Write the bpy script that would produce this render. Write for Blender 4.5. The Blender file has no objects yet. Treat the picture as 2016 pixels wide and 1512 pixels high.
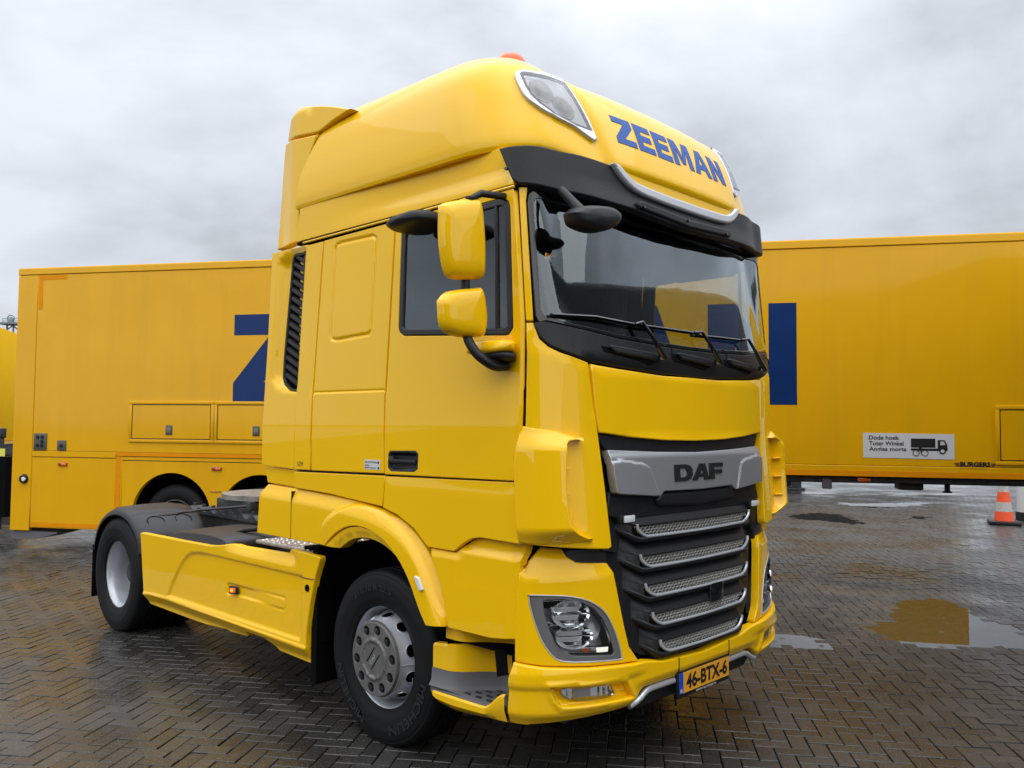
import bpy, bmesh, math, random
import numpy as np
from mathutils import Matrix, Vector
from mathutils.geometry import delaunay_2d_cdt
R = math.radians
scene = bpy.context.scene
col = scene.collection
rng = random.Random(7)
nrng = np.random.default_rng(11)

# ---------------------------------------------------------------- camera
cam_d = bpy.data.cameras.new('camera'); cam = bpy.data.objects.new('camera', cam_d); col.objects.link(cam)
cam_d.sensor_width = 36; cam_d.lens = 36*1663.26/2016; cam_d.clip_start = .05; cam_d.clip_end = 2000
def cam_matrix(pos, yaw, pitch, roll):
    f = np.array([math.cos(yaw)*math.cos(pitch), math.sin(yaw)*math.cos(pitch), math.sin(pitch)])
    r = np.cross(f, [0, 0, 1]); r /= np.linalg.norm(r); u = np.cross(r, f)
    c, s = math.cos(roll), math.sin(roll)
    r, u = c*r+s*u, -s*r+c*u
    return Matrix([[r[0], u[0], -f[0], pos[0]], [r[1], u[1], -f[1], pos[1]], [r[2], u[2], -f[2], pos[2]], [0, 0, 0, 1]])
cam.matrix_world = cam_matrix((4.0069, -4.2404, 1.8521), 2.33873, 0.047796, 0.008741)
scene.camera = cam
# ---------------------------------------------------------------- sky
SUN_EL, SUN_AZ = 58.0, -50.0          # sun behind the cloud, towards the right of the camera (azimuth from +x)
world = bpy.data.worlds.new('World'); scene.world = world; world.use_nodes = True
wn, wl = world.node_tree.nodes, world.node_tree.links
wn.clear()
w_out = wn.new('ShaderNodeOutputWorld'); w_bg = wn.new('ShaderNodeBackground')
sky = wn.new('ShaderNodeTexSky'); sky.sky_type = 'NISHITA'; sky.sun_disc = False
sky.sun_elevation = R(SUN_EL); sky.sun_rotation = R(90-SUN_AZ); sky.dust_density = 4; sky.air_density = 1.5
tc = wn.new('ShaderNodeTexCoord'); sep = wn.new('ShaderNodeSeparateXYZ'); wl.new(tc.outputs['Generated'], sep.inputs[0])
def wmath(op, a, b=None, clamp=False):
    n = wn.new('ShaderNodeMath'); n.operation = op; n.use_clamp = clamp
    for i, v in enumerate((a, b)):
        if v is None: continue
        if isinstance(v, (int, float)): n.inputs[i].default_value = v
        else: wl.new(v, n.inputs[i])
    return n.outputs[0]
# project the direction on a cloud deck so that clouds shrink towards the horizon
zz = wmath('ADD', wmath('MAXIMUM', sep.outputs['Z'], 0.0), 0.28)
cb = wn.new('ShaderNodeCombineXYZ')
wl.new(wmath('DIVIDE', sep.outputs['X'], zz), cb.inputs[0]); wl.new(wmath('DIVIDE', sep.outputs['Y'], zz), cb.inputs[1])
nz = wn.new('ShaderNodeTexNoise'); nz.inputs['Scale'].default_value = 1.35; nz.inputs['Detail'].default_value = 8; nz.inputs['Roughness'].default_value = .52; nz.inputs['Distortion'].default_value = .25
mp = wn.new('ShaderNodeMapping'); mp.inputs['Location'].default_value = (1.3, 7.4, 4.0); wl.new(cb.outputs[0], mp.inputs[0]); wl.new(mp.outputs[0], nz.inputs['Vector'])
ramp = wn.new('ShaderNodeValToRGB'); wl.new(nz.outputs['Fac'], ramp.inputs[0])
ramp.color_ramp.elements[0].position = .36; ramp.color_ramp.elements[0].color = (.255, .272, .292, 1)
ramp.color_ramp.elements[1].position = .62; ramp.color_ramp.elements[1].color = (.535, .56, .61, 1)
e = ramp.color_ramp.elements.new(.48); e.color = (.40, .425, .465, 1)
# an overcast sky is brighter overhead than at the horizon
hb = wmath('POWER', wmath('SUBTRACT', 1.0, wmath('MAXIMUM', sep.outputs['Z'], 0.0)), 5.0)
mixh = wn.new('ShaderNodeMix'); mixh.data_type = 'RGBA'; wl.new(wmath('MULTIPLY', hb, .8), mixh.inputs[0]); wl.new(ramp.outputs[0], mixh.inputs[6]); mixh.inputs[7].default_value = (.57, .60, .66, 1)
grad = wmath('ADD', 1.0, wmath('MULTIPLY', wmath('POWER', wmath('MAXIMUM', sep.outputs['Z'], 0.0), 2.6), 2.6))
cm = wn.new('ShaderNodeVectorMath'); cm.operation = 'SCALE'; wl.new(mixh.outputs[2], cm.inputs[0]); wl.new(grad, cm.inputs['Scale'])
sk = wn.new('ShaderNodeVectorMath'); sk.operation = 'SCALE'; wl.new(sky.outputs[0], sk.inputs[0]); sk.inputs['Scale'].default_value = .07
mixw = wn.new('ShaderNodeMix'); mixw.data_type = 'RGBA'; mixw.inputs[0].default_value = .93
wl.new(sk.outputs[0], mixw.inputs[6]); wl.new(cm.outputs[0], mixw.inputs[7])
wl.new(mixw.outputs[2], w_bg.inputs[0]); w_bg.inputs[1].default_value = 1.0
wl.new(w_bg.outputs[0], w_out.inputs[0])
# ---------------------------------------------------------------- sun behind cloud
sun_d = bpy.data.lights.new('sun', 'SUN'); sun = bpy.data.objects.new('sun', sun_d); col.objects.link(sun)
sun_d.energy = 1.5; sun_d.angle = R(140); sun_d.color = (1, .97, .92)
sdir = Vector((math.cos(R(SUN_EL))*math.cos(R(SUN_AZ)), math.cos(R(SUN_EL))*math.sin(R(SUN_AZ)), math.sin(R(SUN_EL))))
sun.rotation_euler = sdir.to_track_quat('Z', 'Y').to_euler()
scene.view_settings.view_transform = 'Standard'; scene.view_settings.look = 'None'
scene.view_settings.exposure = 0.58; scene.view_settings.gamma = 1.0
scene.cycles.max_bounces = 8; scene.cycles.transparent_max_bounces = 12
scene.cycles.caustics_reflective = False; scene.cycles.caustics_refractive = False
# ---------------------------------------------------------------- materials
MATS = {}
def newmat(name):
    m = bpy.data.materials.new(name); m.use_nodes = True
    n = m.node_tree.nodes; b = n['Principled BSDF']
    MATS[name] = m
    return m, n, m.node_tree.links, b
def texco(n, l, scale=1.0, kind='Object'):
    t = n.new('ShaderNodeTexCoord'); mpn = n.new('ShaderNodeMapping'); mpn.inputs['Scale'].default_value = (scale,)*3
    l.new(t.outputs[kind], mpn.inputs[0]); return mpn.outputs[0]
def worldpos(n, l, scale=1.0):
    g = n.new('ShaderNodeNewGeometry'); mpn = n.new('ShaderNodeMapping'); mpn.inputs['Scale'].default_value = (scale,)*3
    l.new(g.outputs['Position'], mpn.inputs[0]); return mpn.outputs[0]
def nnoise(n, l, vec, scale, detail=3, rough=.5):
    t = n.new('ShaderNodeTexNoise'); t.inputs['Scale'].default_value = scale; t.inputs['Detail'].default_value = detail; t.inputs['Roughness'].default_value = rough
    l.new(vec, t.inputs['Vector']); return t.outputs['Fac']
def nmap(n, l, v, a, b, c, d):
    t = n.new('ShaderNodeMapRange'); t.inputs[1].default_value = a; t.inputs[2].default_value = b; t.inputs[3].default_value = c; t.inputs[4].default_value = d
    l.new(v, t.inputs[0]); return t.outputs[0]
def nmix(n, l, f, a, b):
    t = n.new('ShaderNodeMix'); t.data_type = 'RGBA'
    if isinstance(f, float): t.inputs[0].default_value = f
    else: l.new(f, t.inputs[0])
    for i, v in ((6, a), (7, b)):
        if isinstance(v, tuple): t.inputs[i].default_value = v+(1,) if len(v) == 3 else v
        else: l.new(v, t.inputs[i])
    return t.outputs[2]
def drops(n, l, b, vec, scale=170., strength=.25, dens=.45, dist=.0015, inp='Normal'):
    """small water beads: voronoi domes, thinned out by a noise"""
    v = n.new('ShaderNodeTexVoronoi'); v.inputs['Scale'].default_value = scale; v.inputs['Randomness'].default_value = 1
    l.new(vec, v.inputs['Vector'])
    dome = nmap(n, l, v.outputs['Distance'], .1, .42, 1, 0)
    keep = n.new('ShaderNodeMath'); keep.operation = 'GREATER_THAN'; keep.inputs[1].default_value = 1-dens
    sepc = n.new('ShaderNodeSeparateColor'); l.new(v.outputs['Color'], sepc.inputs[0]); l.new(sepc.outputs[0], keep.inputs[0])
    mu = n.new('ShaderNodeMath'); mu.operation = 'MULTIPLY'; l.new(dome, mu.inputs[0]); l.new(keep.outputs[0], mu.inputs[1])
    bp = n.new('ShaderNodeBump'); bp.inputs['Strength'].default_value = strength; bp.inputs['Distance'].default_value = dist
    l.new(mu.outputs[0], bp.inputs['Height']); l.new(bp.outputs[0], b.inputs[inp])
    return mu.outputs[0]
def simple(name, colr, rough=.5, metal=0., coat=0., spec=.5, var=.0, vscale=3., drop=0., bump=0., bscale=60., coat_rough=.03):
    m, n, l, b = newmat(name)
    b.inputs['Base Color'].default_value = (*colr, 1); b.inputs['Roughness'].default_value = rough; b.inputs['Metallic'].default_value = metal
    b.inputs['Coat Weight'].default_value = coat; b.inputs['Coat Roughness'].default_value = coat_rough; b.inputs['Specular IOR Level'].default_value = spec
    if var or drop or bump:
        vec = worldpos(n, l)
        if var:
            f = nnoise(n, l, vec, vscale, 5, .6)
            lo = tuple(c*(1-var) for c in colr); hi = tuple(min(1, c*(1+var)) for c in colr)
            l.new(nmix(n, l, nmap(n, l, f, .3, .7, 0, 1), lo, hi), b.inputs['Base Color'])
            l.new(nmap(n, l, f, .3, .7, max(0, rough-.06), min(1, rough+.08)), b.inputs['Roughness'])
        if drop: drops(n, l, b, vec, strength=drop)
        elif bump:
            bp = n.new('ShaderNodeBump'); bp.inputs['Strength'].default_value = bump; bp.inputs['Distance'].default_value = .004
            l.new(nnoise(n, l, vec, bscale, 4, .6), bp.inputs['Height']); l.new(bp.outputs[0], b.inputs['Normal'])
    return m
def emissive(name, colr, e, rough=.2):
    m = simple(name, colr, rough); b = m.node_tree.nodes['Principled BSDF']
    b.inputs['Emission Color'].default_value = (*colr, 1); b.inputs['Emission Strength'].default_value = e
    return m
def glassmat(name, tint=(.8, .86, .86), rough=.0, boost=1.6, drop=0., gtint=(.95, .97, 1)):
    m, n, l, b = newmat(name); n.remove(b)
    tr = n.new('ShaderNodeBsdfTransparent'); tr.inputs[0].default_value = (*tint, 1)
    gl = n.new('ShaderNodeBsdfGlossy'); gl.inputs['Roughness'].default_value = rough; gl.inputs['Color'].default_value = (*gtint, 1)
    fr = n.new('ShaderNodeFresnel'); fr.inputs[0].default_value = 1.5
    mu = n.new('ShaderNodeMath'); mu.operation = 'MULTIPLY'; mu.use_clamp = True; mu.inputs[1].default_value = boost; l.new(fr.outputs[0], mu.inputs[0])
    mx = n.new('ShaderNodeMixShader'); l.new(mu.outputs[0], mx.inputs[0]); l.new(tr.outputs[0], mx.inputs[1]); l.new(gl.outputs[0], mx.inputs[2])
    l.new(mx.outputs[0], n['Material Output'].inputs[0])
    if drop:
        vec = worldpos(n, l)
        drops(n, l, gl, vec, 130, drop, .3)
    return m
YEL = (.91, .53, .0008)
simple('yellow_paint', YEL, .5, coat=.85, coat_rough=.02, spec=.05, var=.02, vscale=1.2)
simple('yellow_beaded', YEL, .5, coat=.85, spec=.05, drop=.20, coat_rough=.02)
def trailer_paint():
    m, n, l, b = newmat('trailer_paint')
    b.inputs['Roughness'].default_value = .4; b.inputs['Coat Weight'].default_value = .35; b.inputs['Coat Roughness'].default_value = .08; b.inputs['Specular IOR Level'].default_value = .12
    vec = texco(n, l, 1., 'Object')
    st = n.new('ShaderNodeMapping'); st.inputs['Scale'].default_value = (2.6, 1., .22); l.new(vec, st.inputs[0])
    f1 = nnoise(n, l, st.outputs[0], 1.6, 4, .6)                   # rain streaks of road film running down
    f2 = nnoise(n, l, vec, .9, 5, .6)
    c = nmix(n, l, nmap(n, l, f2, .3, .7, 0, 1), (.70, .362, .0008), (.77, .405, .0012))
    c = nmix(n, l, nmap(n, l, f1, .50, .80, 0, .16), c, (.40, .235, .03))
    l.new(c, b.inputs['Base Color'])
    wv = n.new('ShaderNodeBump'); wv.inputs['Strength'].default_value = .06; wv.inputs['Distance'].default_value = .02
    l.new(nnoise(n, l, vec, 1.4, 2, .5), wv.inputs['Height']); l.new(wv.outputs[0], b.inputs['Coat Normal'])
trailer_paint()
simple('black_plastic', (.010, .0105, .0125), .44, drop=.6, spec=.38)
simple('fender_plastic', (.013, .013, .017), .42, spec=.4, var=.35, vscale=4, bump=.15, bscale=220)
simple('black_gloss', (.008, .009, .010), .12, coat=.6)
simple('black_matt', (.0025, .0025, .003), .9, spec=.1)
simple('rubber', (.0052, .0054, .006), .6, spec=.22, var=.3, vscale=9, bump=.12, bscale=120)
simple('seal_rubber', (.010, .010, .011), .4)
simple('wheel_silver', (.50, .52, .56), .32, metal=.35, var=.06, vscale=9)
simple('hub_grey', (.15, .145, .14), .40, metal=.3, var=.12, vscale=20)
simple('tyre_letter', (.013, .013, .0145), .5)
simple('shaded_yellow_paint', (.36, .19, .003), .5)  # far trailer's yellow, darkened to put its backlit shade into the colour
simple('plain_yellow', (.88, .50, .0008), .6, spec=.05, var=.03)
simple('silver_panel', (.36, .37, .39), .36, metal=.55, drop=.18)
simple('silver_trim', (.62, .64, .67), .28, metal=.5, drop=.12)
simple('bezel_grey', (.14, .14, .145), .42, metal=.2)
simple('lamp_bowl', (.40, .40, .41), .25, metal=.3)
simple('grille_mesh', (.50, .49, .47), .4, metal=.2)
simple('chrome', (.85, .86, .88), .08, metal=1)
simple('aluminium', (.46, .45, .43), .35, metal=.8, var=.2, vscale=14)
simple('steel_dark', (.05, .052, .056), .5, metal=.4, var=.4, vscale=12, bump=.2, bscale=50)
simple('steel_worn', (.30, .29, .27), .45, metal=.6, var=.35, vscale=9)
simple('step_grey', (.11, .11, .118), .5, bump=.1, bscale=300)
simple('interior_dark', (.028, .029, .032), .75)
simple('interior_grey', (.24, .25, .265), .8)
simple('lamp_silver', (.92, .93, .95), .16, metal=.3)
simple('seat_cloth', (.045, .047, .055), .9)
simple('blue_letter', (.0006, .024, .125), .4, coat=.15, coat_rough=.1, spec=.15, var=.1, vscale=5)
simple('blue_sticker', (.045, .115, .38), .55, spec=.2, drop=.4)
simple('white_sticker', (.60, .61, .63), .5)
simple('black_print', (.008, .008, .009), .5)
simple('tape_orange', (.74, .265, .001), .5, spec=.1, var=.05, vscale=8)
simple('orange_lens', (.85, .15, .01), .15, coat=1)
simple('red_lens', (.30, .03, .01), .2, coat=.6)
simple('plate_orange', (.80, .36, .02), .45)
simple('plate_blue', (.012, .07, .50), .4)
simple('white_print', (.75, .75, .75), .5)
simple('beacon_orange', (.95, .11, .002), .3, coat=.3)
simple('socket_grey', (.07, .08, .07), .5)
simple('cone_orange', (.80, .085, .02), .5, var=.1, vscale=12)
simple('cone_white', (.40, .40, .38), .55, var=.2, vscale=20)
simple('post_white', (.62, .63, .65), .45)
simple('yellow_reflector', (.75, .75, .10), .4)
simple('far_steel', (.16, .19, .21), .6)
simple('lamp_white', (.75, .77, .78), .2, coat=.8)
emissive('lit_orange', (1, .22, .01), 1.6)
emissive('lit_white', (1, .97, .85), .55)
glassmat('windscreen_glass', (.72, .80, .80), boost=3.3, drop=.02, gtint=(.86, .95, 1.0))
glassmat('side_glass', (.72, .77, .77), boost=2.2, gtint=(.86, .95, 1.0))
glassmat('lens_glass', (.95, .96, .97), boost=1.3)

# ---------------------------------------------------------------- mesh helpers
MIR = False
def tag(o, label=None, cat=None, group=None, kind=None):
    if label: o['label'] = label
    if cat: o['category'] = cat
    if group: o['group'] = group
    if kind: o['kind'] = kind
    return o
def empty(name, loc=(0, 0, 0), rz=0., parent=None):
    o = bpy.data.objects.new(name, None); col.objects.link(o); o.location = loc; o.rotation_euler = (0, 0, rz)
    o.empty_display_size = .2
    if parent: o.parent = parent
    return o
def mesh_obj(name, V, F, mat, parent=None, smooth=True, angle=38, loc=None, N=None):
    V = np.asarray(V, float).reshape(-1, 3)
    if MIR:
        if N is not None: N = N*np.array([1, -1, 1])
        V = V*np.array([1, -1, 1]); F = [tuple(reversed(f)) for f in F]
    me = bpy.data.meshes.new(name); me.from_pydata(V.tolist(), [], [tuple(int(i) for i in f) for f in F]); 
    if N is None: me.validate()
    me.materials.append(MATS[mat] if isinstance(mat, str) else mat)
    if smooth:
        me.shade_smooth()
        if N is not None: me.normals_split_custom_set_from_vertices(N.tolist())
        elif angle: me.set_sharp_from_angle(angle=R(angle))
    o = bpy.data.objects.new(name, me); col.objects.link(o)
    if parent: o.parent = parent
    if loc: o.location = loc
    return o
class G:
    """collects geometry for one mesh"""
    def __init__(s): s.V = []; s.F = []
    def add(s, V, F):
        k = len(s.V); s.V += [tuple(v) for v in np.asarray(V, float).reshape(-1, 3)]; s.F += [tuple(i+k for i in f) for f in F]; return s
    def box(s, x0, x1, y0, y1, z0, z1, r=0., seg=2):
        if r <= 0:
            V = [(x0,y0,z0),(x1,y0,z0),(x1,y1,z0),(x0,y1,z0),(x0,y0,z1),(x1,y0,z1),(x1,y1,z1),(x0,y1,z1)]
            return s.add(V, [(3,2,1,0),(4,5,6,7),(0,1,5,4),(1,2,6,5),(2,3,7,6),(3,0,4,7)])
        bm = bmesh.new(); bmesh.ops.create_cube(bm, size=1)
        for v in bm.verts: v.co = Vector(((x0+x1)/2+v.co.x*(x1-x0), (y0+y1)/2+v.co.y*(y1-y0), (z0+z1)/2+v.co.z*(z1-z0)))
        bmesh.ops.bevel(bm, geom=bm.edges[:]+bm.verts[:], offset=min(r, .49*min(x1-x0, y1-y0, z1-z0)), segments=seg, profile=.5, affect='EDGES')
        bm.verts.index_update()
        V = [v.co[:] for v in bm.verts]; F = [tuple(v.index for v in f.verts) for f in bm.faces]; bm.free()
        return s.add(V, F)
    def tube(s, pts, r, seg=10, caps=True):
        P = np.array(pts, float); n = len(P); T = np.gradient(P, axis=0); T /= np.linalg.norm(T, axis=1)[:, None]+1e-12
        up = np.array([0, 0, 1.]) if abs(T[0][2]) < .9 else np.array([1., 0, 0])
        rr = np.broadcast_to(np.asarray(r, float), (n,))
        N = np.cross(T[0], up); N /= np.linalg.norm(N); V = []; ang = np.linspace(0, 2*np.pi, seg, endpoint=False)
        for i in range(n):
            N = N-T[i]*(N@T[i]); N /= np.linalg.norm(N); B = np.cross(T[i], N)
            V += [P[i]+rr[i]*(math.cos(a)*N+math.sin(a)*B) for a in ang]
        F = [(i*seg+j, i*seg+(j+1) % seg, (i+1)*seg+(j+1) % seg, (i+1)*seg+j) for i in range(n-1) for j in range(seg)]
        if caps: F += [tuple(reversed(range(seg))), tuple((n-1)*seg+j for j in range(seg))]
        return s.add(V, F)
    def lathe(s, prof, seg=64, c=(0, 0, 0), axis='y', closed=False, a0=0., a1=2*math.pi):
        """prof: (radius, offset along axis)"""
        full = abs(a1-a0-2*math.pi) < 1e-6
        ns = seg if full else seg+1
        ang = a0+np.arange(ns)*(a1-a0)/seg
        V = []
        for r, h in prof:
            for a in ang:
                if axis == 'y': V.append((c[0]+r*math.cos(a), c[1]+h, c[2]+r*math.sin(a)))
                else: V.append((c[0]+r*math.cos(a), c[1]+r*math.sin(a), c[2]+h))
        F = []; m = len(prof)
        for i in range(m-1 if not closed else m):
            k = (i+1) % m
            for j in range(seg):
                q = (j+1) % ns
                F.append((i*ns+j, i*ns+q, k*ns+q, k*ns+j))
        if axis == 'y': pass
        else: F = [tuple(reversed(f)) for f in F]
        return s.add(V, F)
    def ext(s, poly, axis, a, b):
        """extrude a 2d polygon between a and b along an axis ('x': poly=(y,z), 'y': (x,z), 'z': (x,y))"""
        n = len(poly)
        def p3(q, d): return {'x': (d, q[0], q[1]), 'y': (q[0], d, q[1]), 'z': (q[0], q[1], d)}[axis]
        V = [p3(q, a) for q in poly]+[p3(q, b) for q in poly]
        F = [(i, (i+1) % n, n+(i+1) % n, n+i) for i in range(n)]+[tuple(reversed(range(n))), tuple(range(n, 2*n))]
        return s.add(V, F)
    def grid(s, P, closed_u=False):
        """P: array (nu, nv, 3)"""
        nu, nv = P.shape[:2]
        F = [(i*nv+j, ((i+1) % nu)*nv+j, ((i+1) % nu)*nv+j+1, i*nv+j+1) for i in range(nu if closed_u else nu-1) for j in range(nv-1)]
        return s.add(P.reshape(-1, 3), F)
    def obj(s, name, mat, parent=None, fix=False, **k):
        o = mesh_obj(name, s.V, s.F, mat, parent, **k)
        if fix:
            bm = bmesh.new(); bm.from_mesh(o.data); bmesh.ops.recalc_face_normals(bm, faces=bm.faces); bm.to_mesh(o.data); bm.free()
        return o
def area2(P): P = np.asarray(P); x, y = P[:, 0], P[:, 1]; return .5*np.sum(x*np.roll(y, -1)-np.roll(x, -1)*y)
def resample(P, step):
    P = np.asarray(P, float); out = []
    for a, b in zip(P, np.roll(P, -1, axis=0)):
        n = max(1, int(math.ceil(np.linalg.norm(b-a)/step)))
        out += [a+(b-a)*i/n for i in range(n)]
    return np.array(out)
def pdist(Q, line, closed=False):
    Q = np.asarray(Q, float).reshape(-1, 2); L = np.asarray(line, float)
    A = L if closed else L[:-1]; B = np.roll(L, -1, axis=0) if closed else L[1:]
    best = np.full(len(Q), 1e9)
    for a, b in zip(A, B):
        d = b-a; t = np.clip(((Q-a)@d)/(d@d+1e-12), 0, 1)
        best = np.minimum(best, np.linalg.norm(Q-a-t[:, None]*d, axis=1))
    return best
def inpoly(Q, P):
    Q = np.asarray(Q, float).reshape(-1, 2); P = np.asarray(P, float); c = np.zeros(len(Q), bool)
    for a, b in zip(P, np.roll(P, -1, axis=0)):
        m = (a[1] > Q[:, 1]) != (b[1] > Q[:, 1])
        with np.errstate(divide='ignore', invalid='ignore'):
            xi = (b[0]-a[0])*(Q[:, 1]-a[1])/(b[1]-a[1])+a[0]
        c ^= m & (Q[:, 0] < xi)
    return c
def fillet(P, r, seg=5):
    P = [np.array(q, float) for q in P]; out = []; n = len(P)
    rs = r if isinstance(r, (list, tuple)) else [r]*n
    for i in range(n):
        a, b, c = P[i-1], P[i], P[(i+1) % n]; u = a-b; v = c-b; lu, lv = np.linalg.norm(u), np.linalg.norm(v)
        if lu < 1e-6 or lv < 1e-6 or rs[i] <= 0: out.append(b); continue
        u /= lu; v /= lv; cs = np.clip(u@v, -1, 1); th = math.acos(cs)
        if th > R(168) or th < .05: out.append(b); continue
        d = min(rs[i]/math.tan(th/2), .45*lu, .45*lv); p0, p1 = b+u*d, b+v*d
        for k in range(seg+1):
            t = k/seg; out.append((1-t)**2*p0+2*t*(1-t)*b+t*t*p1)
    return np.array(out)
def normals(S, A, B, e=1e-4):
    du = S(A+e, B)-S(A-e, B); dv = S(A, B+e)-S(A, B-e)
    N = np.cross(du, dv); return N/(np.linalg.norm(N, axis=-1, keepdims=True)+1e-15)
def patch(name, poly, S, mat, parent=None, holes=(), step=.05, off=0., relief=None, rim=.004, depth=.014, angle=38, edge_off=None):
    """thin curved panel: a polygon in surface coordinates, with rounded edges and a folded-back rim"""
    loops = []
    for i, L in enumerate([poly]+list(holes)):
        L = np.asarray(L, float); keep = np.linalg.norm(L-np.roll(L, 1, axis=0), axis=1) > 1e-5; L = L[keep]
        a = area2(L)
        if (a < 0) != (i > 0): L = L[::-1]
        loops.append(resample(L, step))
    ins = []
    for L in loops:
        d1 = L-np.roll(L, 1, axis=0); d2 = np.roll(L, -1, axis=0)-L
        d1 /= np.linalg.norm(d1, axis=1)[:, None]+1e-12; d2 /= np.linalg.norm(d2, axis=1)[:, None]+1e-12
        n1 = np.stack([-d1[:, 1], d1[:, 0]], -1); n2 = np.stack([-d2[:, 1], d2[:, 0]], -1)
        m = n1+n2; q = np.maximum((m*m).sum(1), .6); ins.append(2*m/q[:, None])
    C3 = [L+I*rim for L, I in zip(loops, ins)]
    allb = np.vstack(C3); off_i = np.cumsum([0]+[len(c) for c in C3])
    lo, hi = loops[0].min(0), loops[0].max(0)
    gx = np.arange(lo[0]+step*.5, hi[0], step); gy = np.arange(lo[1]+step*.5, hi[1], step)
    Gp = np.stack(np.meshgrid(gx, gy), -1).reshape(-1, 2) if len(gx) and len(gy) else np.zeros((0, 2))
    if len(Gp):
        ok = inpoly(Gp, C3[0])
        for h in C3[1:]: ok &= ~inpoly(Gp, h)
        Gp = Gp[ok]
    if len(Gp):
        dm = np.min([pdist(Gp, c, True) for c in C3], axis=0); Gp = Gp[dm > .45*step]
    pts = np.vstack([allb, Gp]); edges = []
    for k, c in enumerate(C3): edges += [(off_i[k]+i, off_i[k]+(i+1) % len(c)) for i in range(len(c))]
    vo, eo, fo, ov, oe, of = delaunay_2d_cdt([Vector(q) for q in pts], edges, [], 1, 1e-6)
    Q = [np.array([v[0], v[1]]) for v in vo]; H = [0.]*len(Q)
    b2o = {}
    for i, o_ in enumerate(ov):
        for q in o_: b2o[q] = i
    F = [tuple(f) for f in fo]
    if len(C3) > 1:
        QQ = np.array(Q); ce = np.array([QQ[list(f)].mean(0) for f in F]); bad = np.zeros(len(F), bool)
        for h in C3[1:]: bad |= inpoly(ce, h)
        F = [f for f, x in zip(F, bad) if not x]
    O2 = [np.zeros(2)]*len(Q); KO = [0.]*len(Q)
    for k, (L, I) in enumerate(zip(loops, ins)):
        n = len(L); base = len(Q)
        for dd, hh in ((0, -depth), (0, -rim), (.3*rim, -.3*rim)):
            Q += list(L+I*dd); H += [hh]*n; O2 += list(-I); KO += [{-depth: 9., -rim: 4.}.get(hh, .75)]*n
        r3 = [b2o.get(off_i[k]+i) for i in range(n)]
        for i in range(n):
            j = (i+1) % n
            for s in range(2): F.append((base+s*n+i, base+s*n+j, base+(s+1)*n+j, base+(s+1)*n+i))
            if r3[i] is not None and r3[j] is not None and r3[i] != r3[j]: F.append((base+2*n+i, base+2*n+j, r3[j], r3[i]))
    Q = np.array(Q); H = np.array(H)+off
    A, B = Q[:, 0], Q[:, 1]; e = 1e-4
    Sa = (S(A+e, B)-S(A-e, B))/(2*e); Sb = (S(A, B+e)-S(A, B-e))/(2*e)
    N0 = np.cross(Sa, Sb); N0 /= np.linalg.norm(N0, axis=1)[:, None]+1e-15
    NV = N0
    if relief is not None:
        H = H+relief(Q); r_ = 2e-3
        ha = (relief(Q+[r_, 0])-relief(Q-[r_, 0]))/(2*r_); hb = (relief(Q+[0, r_])-relief(Q-[0, r_]))/(2*r_)
        NV = N0-Sa*(ha/(Sa*Sa).sum(1))[:, None]-Sb*(hb/(Sb*Sb).sum(1))[:, None]
    V = S(A, B)+N0*H[:, None]
    O2 = np.array(O2); KO = np.array(KO)
    o3 = Sa/np.linalg.norm(Sa, axis=1)[:, None]*O2[:, :1]+Sb/np.linalg.norm(Sb, axis=1)[:, None]*O2[:, 1:]
    ln = np.linalg.norm(o3, axis=1)[:, None]; o3 = o3/np.maximum(ln, 1e-9)
    NV = NV+o3*KO[:, None]; NV /= np.linalg.norm(NV, axis=1)[:, None]+1e-15
    return mesh_obj(name, V, F, mat, parent, N=NV)
def mirror_half(pts):
    """close a left half outline (a<0, listed from one centre end to the other) with its mirror image"""
    P = [tuple(q) for q in pts]
    return P+[(-a, b) for a, b in reversed(P) if abs(a) > 1e-6]
def text_mesh(txt, size=1., offset=0., spacing=1.):
    cu = bpy.data.curves.new('txt', 'FONT'); cu.body = txt; cu.size = size; cu.offset = offset; cu.space_character = spacing; cu.resolution_u = 3
    ob = bpy.data.objects.new('txt', cu); col.objects.link(ob)
    dg = bpy.context.evaluated_depsgraph_get(); me = bpy.data.meshes.new_from_object(ob.evaluated_get(dg))
    V = np.array([v.co[:] for v in me.vertices]).reshape(-1, 3); F = [tuple(p.vertices) for p in me.polygons]
    bpy.data.objects.remove(ob); bpy.data.curves.remove(cu); bpy.data.meshes.remove(me)
    return V, F
def text_on(name, txt, S, x0, x1, y0, y1, mat, parent, off=.002, bold=0.):
    """text fitted into the box x0..x1, y0..y1 of a surface"""
    V, F = text_mesh(txt, 1., bold)
    lo, hi = V.min(0), V.max(0)
    a = x0+(V[:, 0]-lo[0])/(hi[0]-lo[0])*(x1-x0); b = y0+(V[:, 1]-lo[1])/(hi[1]-lo[1])*(y1-y0)
    P = S(a, b)+normals(S, a, b)*off
    return mesh_obj(name, P, F, mat, parent, smooth=False)
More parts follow.
